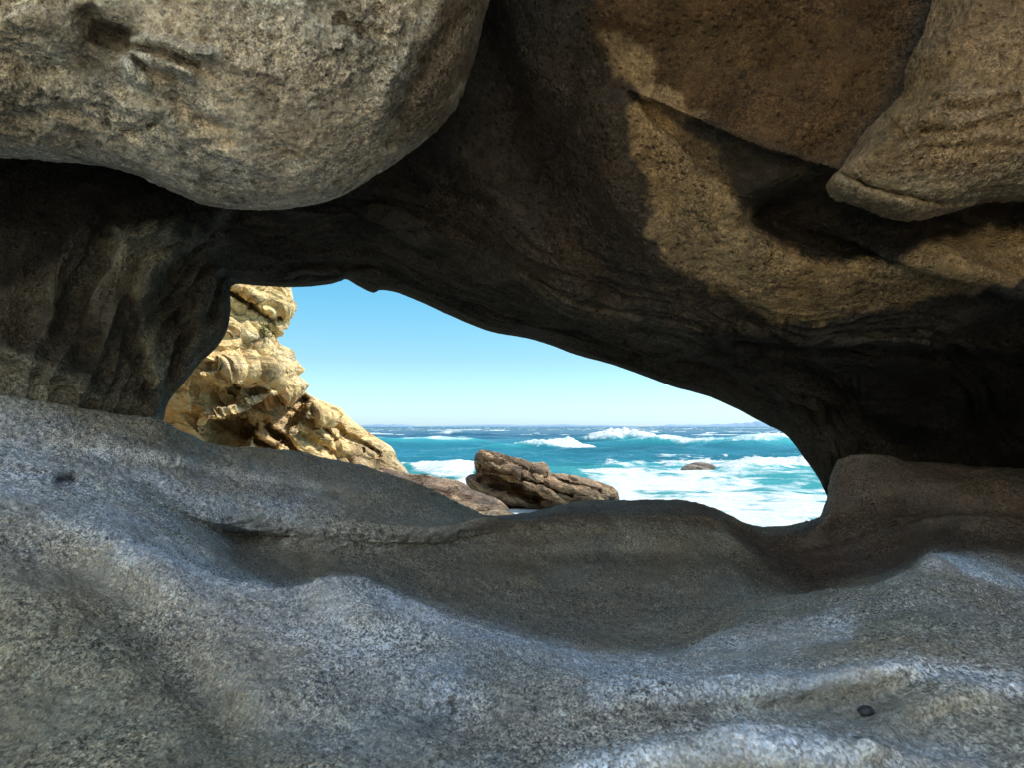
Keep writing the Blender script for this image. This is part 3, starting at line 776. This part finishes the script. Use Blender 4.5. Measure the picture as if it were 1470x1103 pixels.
# hollow under the upper mass
fld = fld + 1.3 * pmask(.5 * (qx + px), .5 * (qy + py), [(300,636),(302,606),(335,600),(352,585),(380,574),(410,568),(438,566),(448,574),(440,590),(420,612),(400,640),(380,660),(300,660)], 5) * (0.5 + .5 * sstep(640, 580, py))
fld = fld + 1.2 * pmask(qx, qy, [(300,650),(303,610),(350,590),(365,610),(345,650)], 8)
for poly, w, a in [([(300,600),(340,590),(390,568),(434,556)], 7, -.7), ([(330,412),(360,440),(395,455),(410,450)], 4, .5), ([(335,475),(380,470),(400,486)], 4, .45),
                   ([(360,420),(390,450),(402,470)], 5, -.4), ([(330,480),(370,515),(400,520),(430,545)], 5, .4), ([(370,500),(385,530),(400,550)], 4, -.3), ([(290,540),(340,525),(390,535),(425,548)], 8, -.5),
                   ([(250,560),(290,560),(320,580)], 8, .4), ([(385,490),(398,520),(420,540)], 3.5, .5), ([(340,500),(350,540),(330,570)], 5, .3),
                   ([(355,618),(380,640),(410,660)], 4, .7), ([(385,612),(415,640),(440,662)], 3.5, .7), ([(440,600),(480,630),(520,650)], 3, .45), ([(450,590),(500,625),(545,655)], 3, .4), ([(430,620),(470,648),(500,662)], 3, .4),
                   ([(420,585),(450,600),(470,600)], 5, -.4)]:
    fld = fld + a * stroke(qx, qy, poly, w)
vis = sstep(3.3, 2.6, tt)[None, :] * np.ones(G.shape[:2])
G = push(G, fld * vis)
N = grid_normals(G); sg = np.sign(((CAM - G) * N).sum(-1)[:, 100:400].mean()); N = N * sg
# dipping beds: sharp-edged shelves
def beds(G, nx, ny, nz, freq, seed):
    s = (G[..., 0] * nx + G[..., 1] * ny + G[..., 2] * nz) * freq + 1.1 * fbm(G * .35, 3, seed) 
    b = np.floor(s); fr_ = s - b
    h = ((_h(b.astype(np.int64), b.astype(np.int64) * 0 + 3, b.astype(np.int64) * 0, seed) & 1023) / 1023.)
    h2 = ((_h(b.astype(np.int64) + 1, b.astype(np.int64) * 0 + 3, b.astype(np.int64) * 0, seed) & 1023) / 1023.)
    return h + (h2 - h) * sstep(.8, 1, fr_), fr_
b1, f1 = beds(G, .45, .1, .9, 1.6, 91)
b2, f2 = beds(G, .45, .1, .9, 5.0, 92)
def dip(G, ang, a, b, c):
    x, z = G[..., 0] * math.cos(ang) - G[..., 2] * math.sin(ang), G[..., 0] * math.sin(ang) + G[..., 2] * math.cos(ang)
    return np.stack([x * a, G[..., 1] * b, z * c], -1)
wv = G + .35 * np.stack([fbm(G * .6, 3, 1), fbm(G * .6 + 9, 3, 2), fbm(G * .6 + 5, 3, 3)], -1)
D1 = dip(wv, R(32), .28, .35, .85); D2 = dip(wv, R(32), 1.0, 1.2, 4.5)
fa1, fa2 = facets(D1, 7, 1.0), facets(D2, 8, 1.0)
gr = fbm(dip(wv, R(32), .8, .8, 6), 4, 9, .6, True)
dsp = .30 * fa1 + .07 * fa2 + .07 * gr + .22 * (b1 - .5) + .10 * (b2 - .5) + .14 * fbm(G * .5, 3, 93) + .03 * fbm(G * 9, 3, 95)
dsp = dsp * (0.35 + .65 * sstep(3.4, 2.5, tt))[None, :] * (1 - .45 * sstep(5.5, 7.5, V))[:, None]
G = G + N * dsp[..., None]
big = fbm(G * .5, 4, 96); med = fbm(G * 2.5, 4, 97)
base = np.array([.87, .67, .34]) * np.ones(G.shape)
base = base * (1 + .2 * big + .25 * med)[..., None]
base = paint(base, sstep(.0, .5, fbm(G * np.array([.7, .7, 2]), 4, 98)) * .75, (.82, .74, .55))
base = paint(base, sstep(.1, .45, fbm(G * 1.1 + 7, 4, 99)) * .6, (.60, .34, .11))
base = paint(base, pmask(qx, qy, [(300,660),(300,605),(352,585),(410,568),(450,574),(440,610),(400,660)], 10) * .35, (.48, .34, .18))  # shadow under the overhang, partly painted brown into the hollow
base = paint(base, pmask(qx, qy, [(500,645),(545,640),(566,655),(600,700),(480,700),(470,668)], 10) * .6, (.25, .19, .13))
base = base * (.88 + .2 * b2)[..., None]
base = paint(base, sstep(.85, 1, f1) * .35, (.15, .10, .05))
st = fbm(dip(wv, R(32), .5, .5, 4.5), 4, 12, .6)
base = paint(base, sstep(.12, .4, st) * .7, (.84, .76, .56))
base = paint(base, sstep(-.15, -.42, st) * .4, (.50, .30, .12))
base = paint(base, sstep(.35, .75, gr) * .0 + sstep(-.25, -.6, gr) * .5, (.22, .13, .06))
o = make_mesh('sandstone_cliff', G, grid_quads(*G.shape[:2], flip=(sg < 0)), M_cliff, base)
tag(o, 'sunlit golden sandstone cliff with an undercut hollow beyond the opening', 'cliff')

# tuft of plants on the cliff
t = NT('leaf_green')
b = t.n('ShaderNodeBsdfPrincipled'); tc = t.n('ShaderNodeTexCoord')
t.l(t.mixc(t.noise(tc.outputs['Object'], 9, 3), (.10, .14, .03), (.22, .21, .06)), b.inputs['Base Color']); b.inputs['Roughness'].default_value = .6
t.l(b.outputs[0], t.out.inputs[0]); M_leaf = t.m
rng = np.random.default_rng(3)
cpx, cpy, cdd = proj(G)
kk = np.where(cdd < 19.6, (cpx - 381) ** 2 + (cpy - 478) ** 2, 1e9).reshape(-1).argmin()
root = G.reshape(-1, 3)[kk]
lv, lq, lt = [root], [], []
for i_ in range(150):
    c_ = root + np.array([rng.normal() * .13, -.06 - abs(rng.normal()) * .10, rng.normal() * .09])
    a_ = rng.normal(size=3); a_ /= np.linalg.norm(a_); a_[2] = abs(a_[2])
    b_ = np.cross(a_, rng.normal(size=3)); b_ /= np.linalg.norm(b_)
    L_ = .05 + .07 * rng.random(); n_ = len(lv)
    lv += [c_ - b_ * .002, c_ + a_ * L_ * .5 - b_ * .016, c_ + a_ * L_, c_ + a_ * L_ * .5 + b_ * .016, c_ + b_ * .004]
    lt.append([0, n_, n_ + 4])
    lq.append([n_, n_ + 1, n_ + 2, n_ + 3])
o = make_mesh('cliff_plant', lv, lq, M_leaf, smooth=False, origin=root, tris=lt)
tag(o, 'small green tuft of plants growing from a ledge high on the golden cliff', 'plant')

# ------------------------------------------------------------------ rocks on the shore
def shore_rock(name, ct, center, de, df, db, label, seed, n=520, m=150, tilt=(.25, 0, 1), bfreq=(2.2, 7), amp=1.0, colA=(.22,.155,.10), colB=(.42,.33,.22), strokes=(), mat=None, cat='rock', group=None):
    G = bulge(ct, center, de, df, db, n, m, 40, 2.0)
    px, py, dd = proj(G)
    fld = np.zeros(px.shape)
    for poly, w, a in strokes:
        fld = fld + a * stroke(px, py, poly, w)
    fr = np.ones(G.shape[:2]); fr[m:] = 0
    G = push(G, fld * fr)
    N = grid_normals(G, True)
    sg = np.sign(((CAM - G) * N).sum(-1)[:m - 5].mean()); N = N * sg
    b1, f1 = beds(G, tilt[0], tilt[1], tilt[2], bfreq[0], seed)
    b2, f2 = beds(G, tilt[0], tilt[1], tilt[2], bfreq[1], seed + 1)
    wv = G + .2 * np.stack([fbm(G, 3, 1), fbm(G + 9, 3, 2), fbm(G + 5, 3, 3)], -1)
    ag = math.atan2(tilt[0], tilt[2])
    dsp = amp * (.14 * (b1 - .5) + .07 * (b2 - .5) + .17 * facets(dip(wv, ag, .45, .7, 2.6), seed, 1.0) + .08 * facets(dip(wv, ag, 1.2, 1.6, 7), seed + 1, 1.0) + .06 * fbm(dip(wv, ag, 1.2, 1.2, 9), 4, seed + 3, .6, True) + .15 * fbm(G * .9, 3, seed + 2) + .02 * fbm(G * 12, 3, seed + 4))
    win = np.minimum(1, np.arange(G.shape[0])[:, None] / 10.)
    edge = 0.3 + 0.7 * np.clip(np.abs(np.arange(G.shape[0]) - m)[:, None] / 25., 0, 1)
    G = G + N * (dsp * win * edge)[..., None]
    med = fbm(G * 3, 4, seed + 5)
    base = np.array(colA) * np.ones(G.shape) * (1 + .5 * med)[..., None]
    base = paint(base, sstep(-.05, .4, fbm(G * np.array([1, 1, 4.]), 4, seed + 6)) * .8, colB)
    base = base * (.55 + .75 * b2)[..., None]
    base = paint(base, sstep(.8, 1, f1) * .5, (.05, .035, .025))
    wet = sstep(.75, .25, G[..., 2] + .25 * med)
    base = base * (1 - .6 * wet)[..., None]
    o = make_mesh(name, G, grid_quads(*G.shape[:2], wrap=True, flip=(sg < 0)), mat or M_searock, base)
    return tag(o, label, cat, group)

shore_rock('layered_rock', [(668,690),(672,684),(682,679),(680,668),(681,657),(687,650),(700,650),(712,651),(728,657),(748,659),(762,664),(780,664),(788,670),(790,677),(812,681),(835,687),(858,694),(872,700),(884,706),(888,718),(880,735),(800,745),(730,742),(700,728),(680,712)],
           (765,705), 28, 25, 32, 'large brown layered boulder standing in surf right of the cliff foot', 111, n=700, m=200,
           strokes=[([(712,700),(745,706),(770,716)], 9, 1.2), ([(690,690),(720,688),(745,700)], 5, .6), ([(700,662),(760,680),(860,705)], 3, .4), ([(690,672),(740,686),(820,712)], 3, .5)], colA=(.34,.235,.14), colB=(.60,.46,.28), amp=.8, tilt=(.38, 0, 1))
shore_rock('rock_shelf', [(470,655),(515,662),(545,668),(560,672),(576,677),(590,681),(612,683),(640,688),(664,695),(676,704),(700,712),(716,719),(730,733),(728,745),(690,775),(560,775),(450,740),(430,690)],
           (585,735), 22, 18.5, 26, 'low jagged dark brown rock shelf at the foot of the cliff', 131, n=700, m=180, amp=.6, colA=(.24,.175,.12), colB=(.46,.36,.25))
shore_rock('wave_washed_rock', [(975,684),(979,673),(988,667),(1000,664),(1014,665),(1026,669),(1034,677),(1036,692),(1005,696),(978,694)], (1004,682), 42, 40.5, 44, 'small smooth dark rock almost covered by white foam out in the surf', 151, n=200, m=60, amp=.45, colA=(.26,.22,.18), colB=(.36,.31,.26))
shore_rock('flat_reef_rock', [(868,698),(880,695),(900,695),(912,698),(905,702),(880,703)], (890,699), 35.5, 35, 36.2, 'thin flat rock just awash right of the layered boulder', 161, n=120, m=40, amp=.15, colA=(.12,.10,.085), colB=(.2,.16,.13))
shore_rock('tidal_rock', [(660,742),(690,735),(720,733),(738,738),(742,748),(700,770),(660,765)], (700,752), 19.5, 18.5, 20.5, 'ochre weathered rock behind the ledge at the shelf end', 171, n=200, m=60, amp=.4, colA=(.36,.27,.16), colB=(.5,.42,.3))

gx, gy = np.meshgrid(np.linspace(-26, 1, 160), np.linspace(6.2, 19, 110))  # hidden platform added to bounce warm light onto the cliff foot
gp = np.stack([gx, gy, gx * 0], -1)
gp[..., 2] = .25 + .5 * sstep(0, -8, gx) + .25 * fbm(gp * .9, 4, 500) + .1 * facets(gp * np.array([1.5, 1.5, 0]), 501) - .9 * sstep(-1.2, .6, gx) - .9 * sstep(17, 19, gy)
o = make_mesh('shore_bounce_ground', gp, grid_quads(*gp.shape[:2]), M_searock, np.array([.36, .28, .18]) * np.ones(gp.shape))
tag(o, 'hidden brown rock platform added to bounce warm light onto the cliff', 'bounce ground', kind='structure')

# ------------------------------------------------------------------ sea
UX = np.concatenate([np.linspace(-900, 430, 150, endpoint=False), np.linspace(430, 1260, 900, endpoint=False), np.linspace(1260, 2400, 150)])
PYs = np.concatenate([613.0 + np.array([.10, .16, .25, .4, .6, .8]), np.linspace(614.1, 700, 380, endpoint=False), np.linspace(700, 780, 130, endpoint=False), np.linspace(780, 1700, 60)])
DY = 3.0 * F / (PYs - 613.0)
Y = DY[:, None] * np.ones(len(UX))[None]
X = (UX[None] - 735) / F * Y
G = np.stack([X, Y, np.zeros_like(X)], -1)
def scr(y0): return 613 + 3 * F / y0
def yat(p): return 3 * F / (p - 613.0)
px, py = UX[None] * np.ones_like(Y), PYs[:, None] * np.ones_like(Y)
z = np.zeros_like(X)
cell = Y * 1.6 / F                      # width of a pixel there
def band(wl):                           # fade waves that are too small to be sampled
    return np.clip(wl * .35 / np.maximum(Y * Y / 3 / F * .35, 1e-6), 0, 1)
for wl, a, asp, sd in [(38, .55, 3.5, 1), (17, .40, 3.0, 2), (7.5, .34, 2.4, 3), (3.2, .18, 2.0, 4), (1.3, .05, 1.7, 5), (.6, .012, 1.4, 6)]:
    q = np.stack([(X + .25 * Y) / (wl * asp), (Y - .15 * X) / wl, X * 0 + sd], -1)
    n = 1 - 2 * np.abs(noise(q, 200 + sd)) * 1.3
    z += a * (n - .35) * np.maximum(band(wl), .25 if wl > 5 else 0) * (sstep(12, 45, Y) * .7 + .3)
foam = np.zeros_like(X)
turq = np.zeros_like(X)
def breaker(p0, p1, crest_h, thick, white, asym=2.2, wob=3.0, sd=0, turqw=.8, frontw=1.0):
    """a swell crest from picture point p0 to p1 at sea level; crest_h metres"""
    global z, foam, turq
    (xa, pa), (xb, pb) = p0, p1
    A = np.array([(xa - 735) / F * yat(pa), yat(pa)]); B = np.array([(xb - 735) / F * yat(pb), yat(pb)])
    AB = B - A; L = np.linalg.norm(AB); e = AB / L; nrm = np.array([-e[1], e[0]])
    if nrm[1] < 0: nrm = -nrm
    s = ((X - A[0]) * e[0] + (Y - A[1]) * e[1]) / L
    r = (X - A[0]) * nrm[0] + (Y - A[1]) * nrm[1] + wob * noise(np.stack([s * 4, s * 0 + sd, s * 0], -1), 301 + sd)
    al = np.clip(1 - np.abs(2 * s - 1) ** 2.4, 0, 1) * ((s > 0) & (s < 1))
    hv = crest_h * al * (.72 + .4 * noise(np.stack([s * 5, s * 0 + sd + 3, s * 0], -1), 302 + sd))
    prof = np.where(r > 0, np.exp(-(r / (thick * asym)) ** 2), np.exp(-(r / thick) ** 2))
    z += hv * prof
    turq += turqw * al * np.exp(-(r / (thick * 1.6)) ** 2)
    rag = fbm(np.stack([X / (thick * .35), Y / (thick * .35), X * 0 + sd], -1), 4, 303 + sd)
    foam += white * al * np.where(r > 0, np.exp(-(r / (thick * 1.2)) ** 2), np.exp(-(r / (thick * .75 * frontw)) ** 2)) * (1.1 + .8 * rag)
    z += white * al * prof * .18 * crest_h * fbm(np.stack([X / (thick * .25), Y / (thick * .25), X * 0 + sd], -1), 4, 310 + sd) * (white > .6)
breaker((752, 651), (862, 645), 2.1, 2.6, 1.5, sd=1, frontw=1.6)
breaker((838, 640), (952, 638), 2.9, 4.0, 1.4, sd=2, frontw=1.2)
breaker((850, 641), (1075, 646), 1.2, 3.0, .9, sd=3, turqw=1.3)
breaker((1035, 650), (1210, 640), 2.5, 3.4, .95, sd=4, turqw=1.6)
breaker((515, 642), (720, 639), 1.4, 5.0, .45, sd=5, turqw=1.6)
breaker((600, 648), (780, 652), .8, 3.0, .35, sd=6, turqw=1.2)
breaker((1010, 690), (1290, 678), 1.15, 1.7, 1.1, sd=7, turqw=1.0)
breaker((880, 676), (1060, 682), .5, 1.3, .8, sd=8)
breaker((600, 627), (700, 626), 1.3, 7, .7, sd=9, turqw=.3)
breaker((980, 625), (1110, 626), 1.4, 7, .8, sd=10, turqw=.3)
breaker((560, 682), (690, 690), .4, 1.6, 1.2, sd=11)
breaker((900, 628), (960, 628), 1.4, 6, .9, sd=12, turqw=.3)
# scattered whitecaps farther out
wc = fbm(np.stack([X / 26, Y / 17, X * 0], -1), 3, 320)
wf = fbm(np.stack([X / 5, Y / 12, X * 0 + 2], -1), 3, 321)
foam += 1.6 * sstep(.24, .40, wc + .35 * wf) * sstep(90, 170, Y)
wc = fbm(np.stack([X / 90, Y / 90, X * 0 + 5], -1), 3, 322)
foam += 1.3 * sstep(.20, .34, wc + .3 * wf) * sstep(350, 700, Y) * sstep(2500, 1200, Y)
# foam sheet in the surf zone: lacy patches
wx = X + 2.2 * fbm(np.stack([X / 6, Y / 6, X * 0], -1), 3, 330); wy = Y + 2.2 * fbm(np.stack([X / 6, Y / 6, X * 0 + 7], -1), 3, 331)
lace1, lace2 = worley(np.stack([wx / 3.6, wy / 2.0, X * 0], -1), 332, True)
lace = 1 - sstep(.02, .40, lace2 - lace1)
fine = fbm(np.stack([wx / 1.2, wy / .7, X * 0], -1), 4, 333)
cover = pmask(px, py, [(830,690),(870,662),(980,662),(1200,655),(1300,700),(1300,900),(600,900),(640,770),(760,735),(850,722)], 14)
big = fbm(np.stack([X / 11, Y / 4.5, X * 0], -1), 3, 334)
foam += cover * (.27 + 1.0 * big + .55 * fine + .42 * lace)
foam += pmask(px, py, [(600,675),(650,672),(680,684),(690,760),(900,800),(900,715),(860,722),(740,745),(650,705),(590,690)], 6) * 1.0 * (.8 + .8 * fine)
foam += pmask(px, py, [(860,688),(1010,692),(1070,700),(1090,720),(1040,745),(990,740),(880,722)], 10) * .25
foam += .50 * pmask(px, py, [(560,648),(1160,648),(1160,668),(560,672)], 6) * sstep(.05, .5, fine + .5 * big)
foam += pmask(px, py, [(1040,738),(1110,728),(1230,728),(1300,800),(1000,800)], 8) * (.35 + .9 * fine + .5 * lace)
foam += pmask(px, py, [(690,722),(760,728),(900,712),(915,730),(900,760),(690,770)], 4) * (1.0 + .4 * fine)
z += .05 * np.clip(foam, 0, 1) * fine * (Y < 80)
z *= sstep(8, 20, Y) * .85 + .15
G[..., 2] = z
deep = np.array([.004, .042, .100]); mid = np.array([.010, .165, .225]); shal = np.array([.04, .30, .29])
k = sstep(230, 95, Y)[..., None]
c = deep * (1 - k) + mid * k
k = (sstep(62, 40, Y) * .7)[..., None]
c = c * (1 - k) + shal * k
pt = fbm(np.stack([X / 30, Y / 14, X * 0 + 3], -1), 4, 340)
c = c * (1 + .45 * pt)[..., None]
c = c * (.25 + .75 * sstep(14, 21, Y))[..., None]  # hidden near water darkened to weaken its green bounce on the roof
k = np.clip(turq * (.6 + .3 * pt), 0, 1)[..., None] * sstep(.1, 1.2, z)[..., None]
c = c * (1 - k) + np.array([.05, .42, .42]) * k
t = NT('sea_water')
at = t.n('ShaderNodeAttribute', attribute_name='Col'); fa = t.n('ShaderNodeAttribute', attribute_name='foam')
tc = t.n('ShaderNodeTexCoord'); vec = tc.outputs['Object']
mp = t.n('ShaderNodeMapping'); mp.inputs['Scale'].default_value = (.55, 1, 1); t.l(vec, mp.inputs['Vector'])
nf = t.noise(mp.outputs[0], 2.6, 6, .75, .5)
nf2 = t.noise(mp.outputs[0], 9, 5, .7)
fsum = t.math('ADD', fa.outputs['Fac'], t.math('MULTIPLY', t.math('ADD', t.math('MULTIPLY', nf, .65), t.math('MULTIPLY', nf2, .35)), 1.1))
fm = t.maprange(fsum, .98, 1.40, 0, 1)
b = t.n('ShaderNodeBsdfPrincipled')
fc = t.mixc(t.maprange(t.math('ADD', t.math('MULTIPLY', nf2, .6), t.math('MULTIPLY', nf, .4)), .4, .6, 0, 1), (.42, .55, .58), (.84, .87, .87))
t.l(t.mixc(fm, at.outputs['Color'], fc), b.inputs['Base Color'])
t.l(t.maprange(fm, 0, 1, .24, .8), b.inputs['Roughness'])
b.inputs['IOR'].default_value = 1.33
b.inputs['Specular IOR Level'].default_value = .2
bp = t.n('ShaderNodeBump'); bp.inputs['Distance'].default_value = .25; ra = t.n('ShaderNodeAttribute', attribute_name='ripple'); t.l(ra.outputs['Fac'], bp.inputs['Strength'])
t.l(t.math('ADD', t.noise(mp.outputs[0], 1.1, 6, .65, .3), t.math('MULTIPLY', nf2, .35)), bp.inputs['Height']); t.l(bp.outputs[0], b.inputs['Normal'])
t.l(b.outputs[0], t.out.inputs[0])
o = make_mesh('sea', G[::-1], grid_quads(*G.shape[:2]), t.m, c[::-1], {'foam': foam[::-1], 'ripple': (.04 + .7 * sstep(350, 50, Y))[::-1]})
tag(o, 'turquoise choppy sea with white breakers and foam running to the horizon', 'sea', kind='structure')

# ------------------------------------------------------------------ far coast
def coast(x0, x1, hpx, dist, name_label, seed, colr, mat):
    xs = np.linspace(x0, x1, 160)
    s = np.linspace(0, 1, 160)
    env = np.clip(1 - np.abs(2 * s - 1) ** 3, 0, 1)
    h = 1.3 * hpx * dist / F * env * (.65 + .6 * fbm(np.stack([s * 7, s * 0 + seed, s * 0], -1), 4, seed))
    h = np.maximum(h, 0)
    base = np.stack([(xs - 735) / F * dist, np.full(160, dist), np.full(160, -5.)], -1)
    top = base.copy(); top[:, 2] = h; top[:, 1] += 200
    mid_ = base.copy(); mid_[:, 2] = h * .45; mid_[:, 1] += 60
    back = base.copy(); back[:, 1] += 700
    G = np.array([base, mid_, top, back])
    o = make_mesh('distant_hills', G, grid_quads(*G.shape[:2]), mat)
    return tag(o, name_label, 'hills', kind='structure')
M_haze = plain_mat('hazy_far_land', (.25, .38, .53), 1.0, .0008)  # distance haze put into the base colour of the land
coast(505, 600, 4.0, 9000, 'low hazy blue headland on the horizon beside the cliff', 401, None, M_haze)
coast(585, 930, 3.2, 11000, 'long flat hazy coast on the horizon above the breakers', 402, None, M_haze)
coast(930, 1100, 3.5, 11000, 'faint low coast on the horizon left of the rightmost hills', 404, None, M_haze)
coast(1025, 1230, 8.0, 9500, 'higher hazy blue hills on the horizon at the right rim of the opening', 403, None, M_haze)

pebble((1243, 1021), .895, (.010, .008, .006), (.05, .055, .065), 'dark glossy pebble lying in the trough at lower right of the rock floor', 5)

# ------------------------------------------------------------------ world, sun
SKY0 = (.50, .70, 1.0, 1); SKY1 = (.34, .51, .57, 1); SKY2 = (.21, .53, .57, 1); SKY3 = (1.0, .95, .80, 1)
SUN_AZ = R(84)      # clockwise from straight ahead (+Y) towards +X
SUN_EL = R(50)
w = bpy.data.worlds.new('World'); scn.world = w; w.use_nodes = True
nt = w.node_tree; nt.nodes.clear()
wo = nt.nodes.new('ShaderNodeOutputWorld'); bg = nt.nodes.new('ShaderNodeBackground')
sky = nt.nodes.new('ShaderNodeTexSky'); sky.sky_type = 'NISHITA'; sky.sun_disc = False
sky.sun_elevation = SUN_EL; sky.sun_rotation = SUN_AZ
sky.air_density = 1.0; sky.dust_density = 0.6; sky.ozone_density = 1.5; sky.altitude = 0
hs = nt.nodes.new('ShaderNodeHueSaturation'); hs.inputs['Saturation'].default_value = 1.0; hs.inputs['Value'].default_value = 2.6
wtc = nt.nodes.new('ShaderNodeTexCoord'); wsp = nt.nodes.new('ShaderNodeSeparateXYZ'); nt.links.new(wtc.outputs['Generated'], wsp.inputs[0])
cr = nt.nodes.new('ShaderNodeValToRGB'); nt.links.new(wsp.outputs['Z'], cr.inputs[0])
el = cr.color_ramp.elements
el[0].position = 0.0; el[0].color = SKY0
el[1].position = 0.09; el[1].color = SKY1
e = el.new(0.22); e.color = SKY2
e = el.new(0.6); e.color = SKY3
mx = nt.nodes.new('ShaderNodeMix'); mx.data_type = 'RGBA'; mx.blend_type = 'MULTIPLY'; mx.inputs[0].default_value = 1
nt.links.new(sky.outputs[0], hs.inputs['Color']); nt.links.new(hs.outputs[0], mx.inputs[6]); nt.links.new(cr.outputs[0], mx.inputs[7]); nt.links.new(mx.outputs[2], bg.inputs[0]); nt.links.new(bg.outputs[0], wo.inputs[0])
bg.inputs[1].default_value = 0.12
ld = bpy.data.lights.new('sun', 'SUN'); ld.energy = 5.0; ld.angle = R(.5); ld.color = (1, .95, .86)
lo = bpy.data.objects.new('sun', ld); COL.objects.link(lo)
sd = Vector((math.sin(SUN_AZ) * math.cos(SUN_EL), math.cos(SUN_AZ) * math.cos(SUN_EL), math.sin(SUN_EL)))
lo.rotation_euler = sd.to_track_quat('Z', 'Y').to_euler()

scn.view_settings.view_transform = 'Standard'; scn.view_settings.look = 'None'; scn.view_settings.exposure = 0; scn.view_settings.gamma = 1
scn.render.engine = 'CYCLES'
scn.cycles.max_bounces = 8; scn.cycles.diffuse_bounces = 4
scn.cycles.use_denoising = True
scn.cycles.denoising_prefilter = 'NONE'
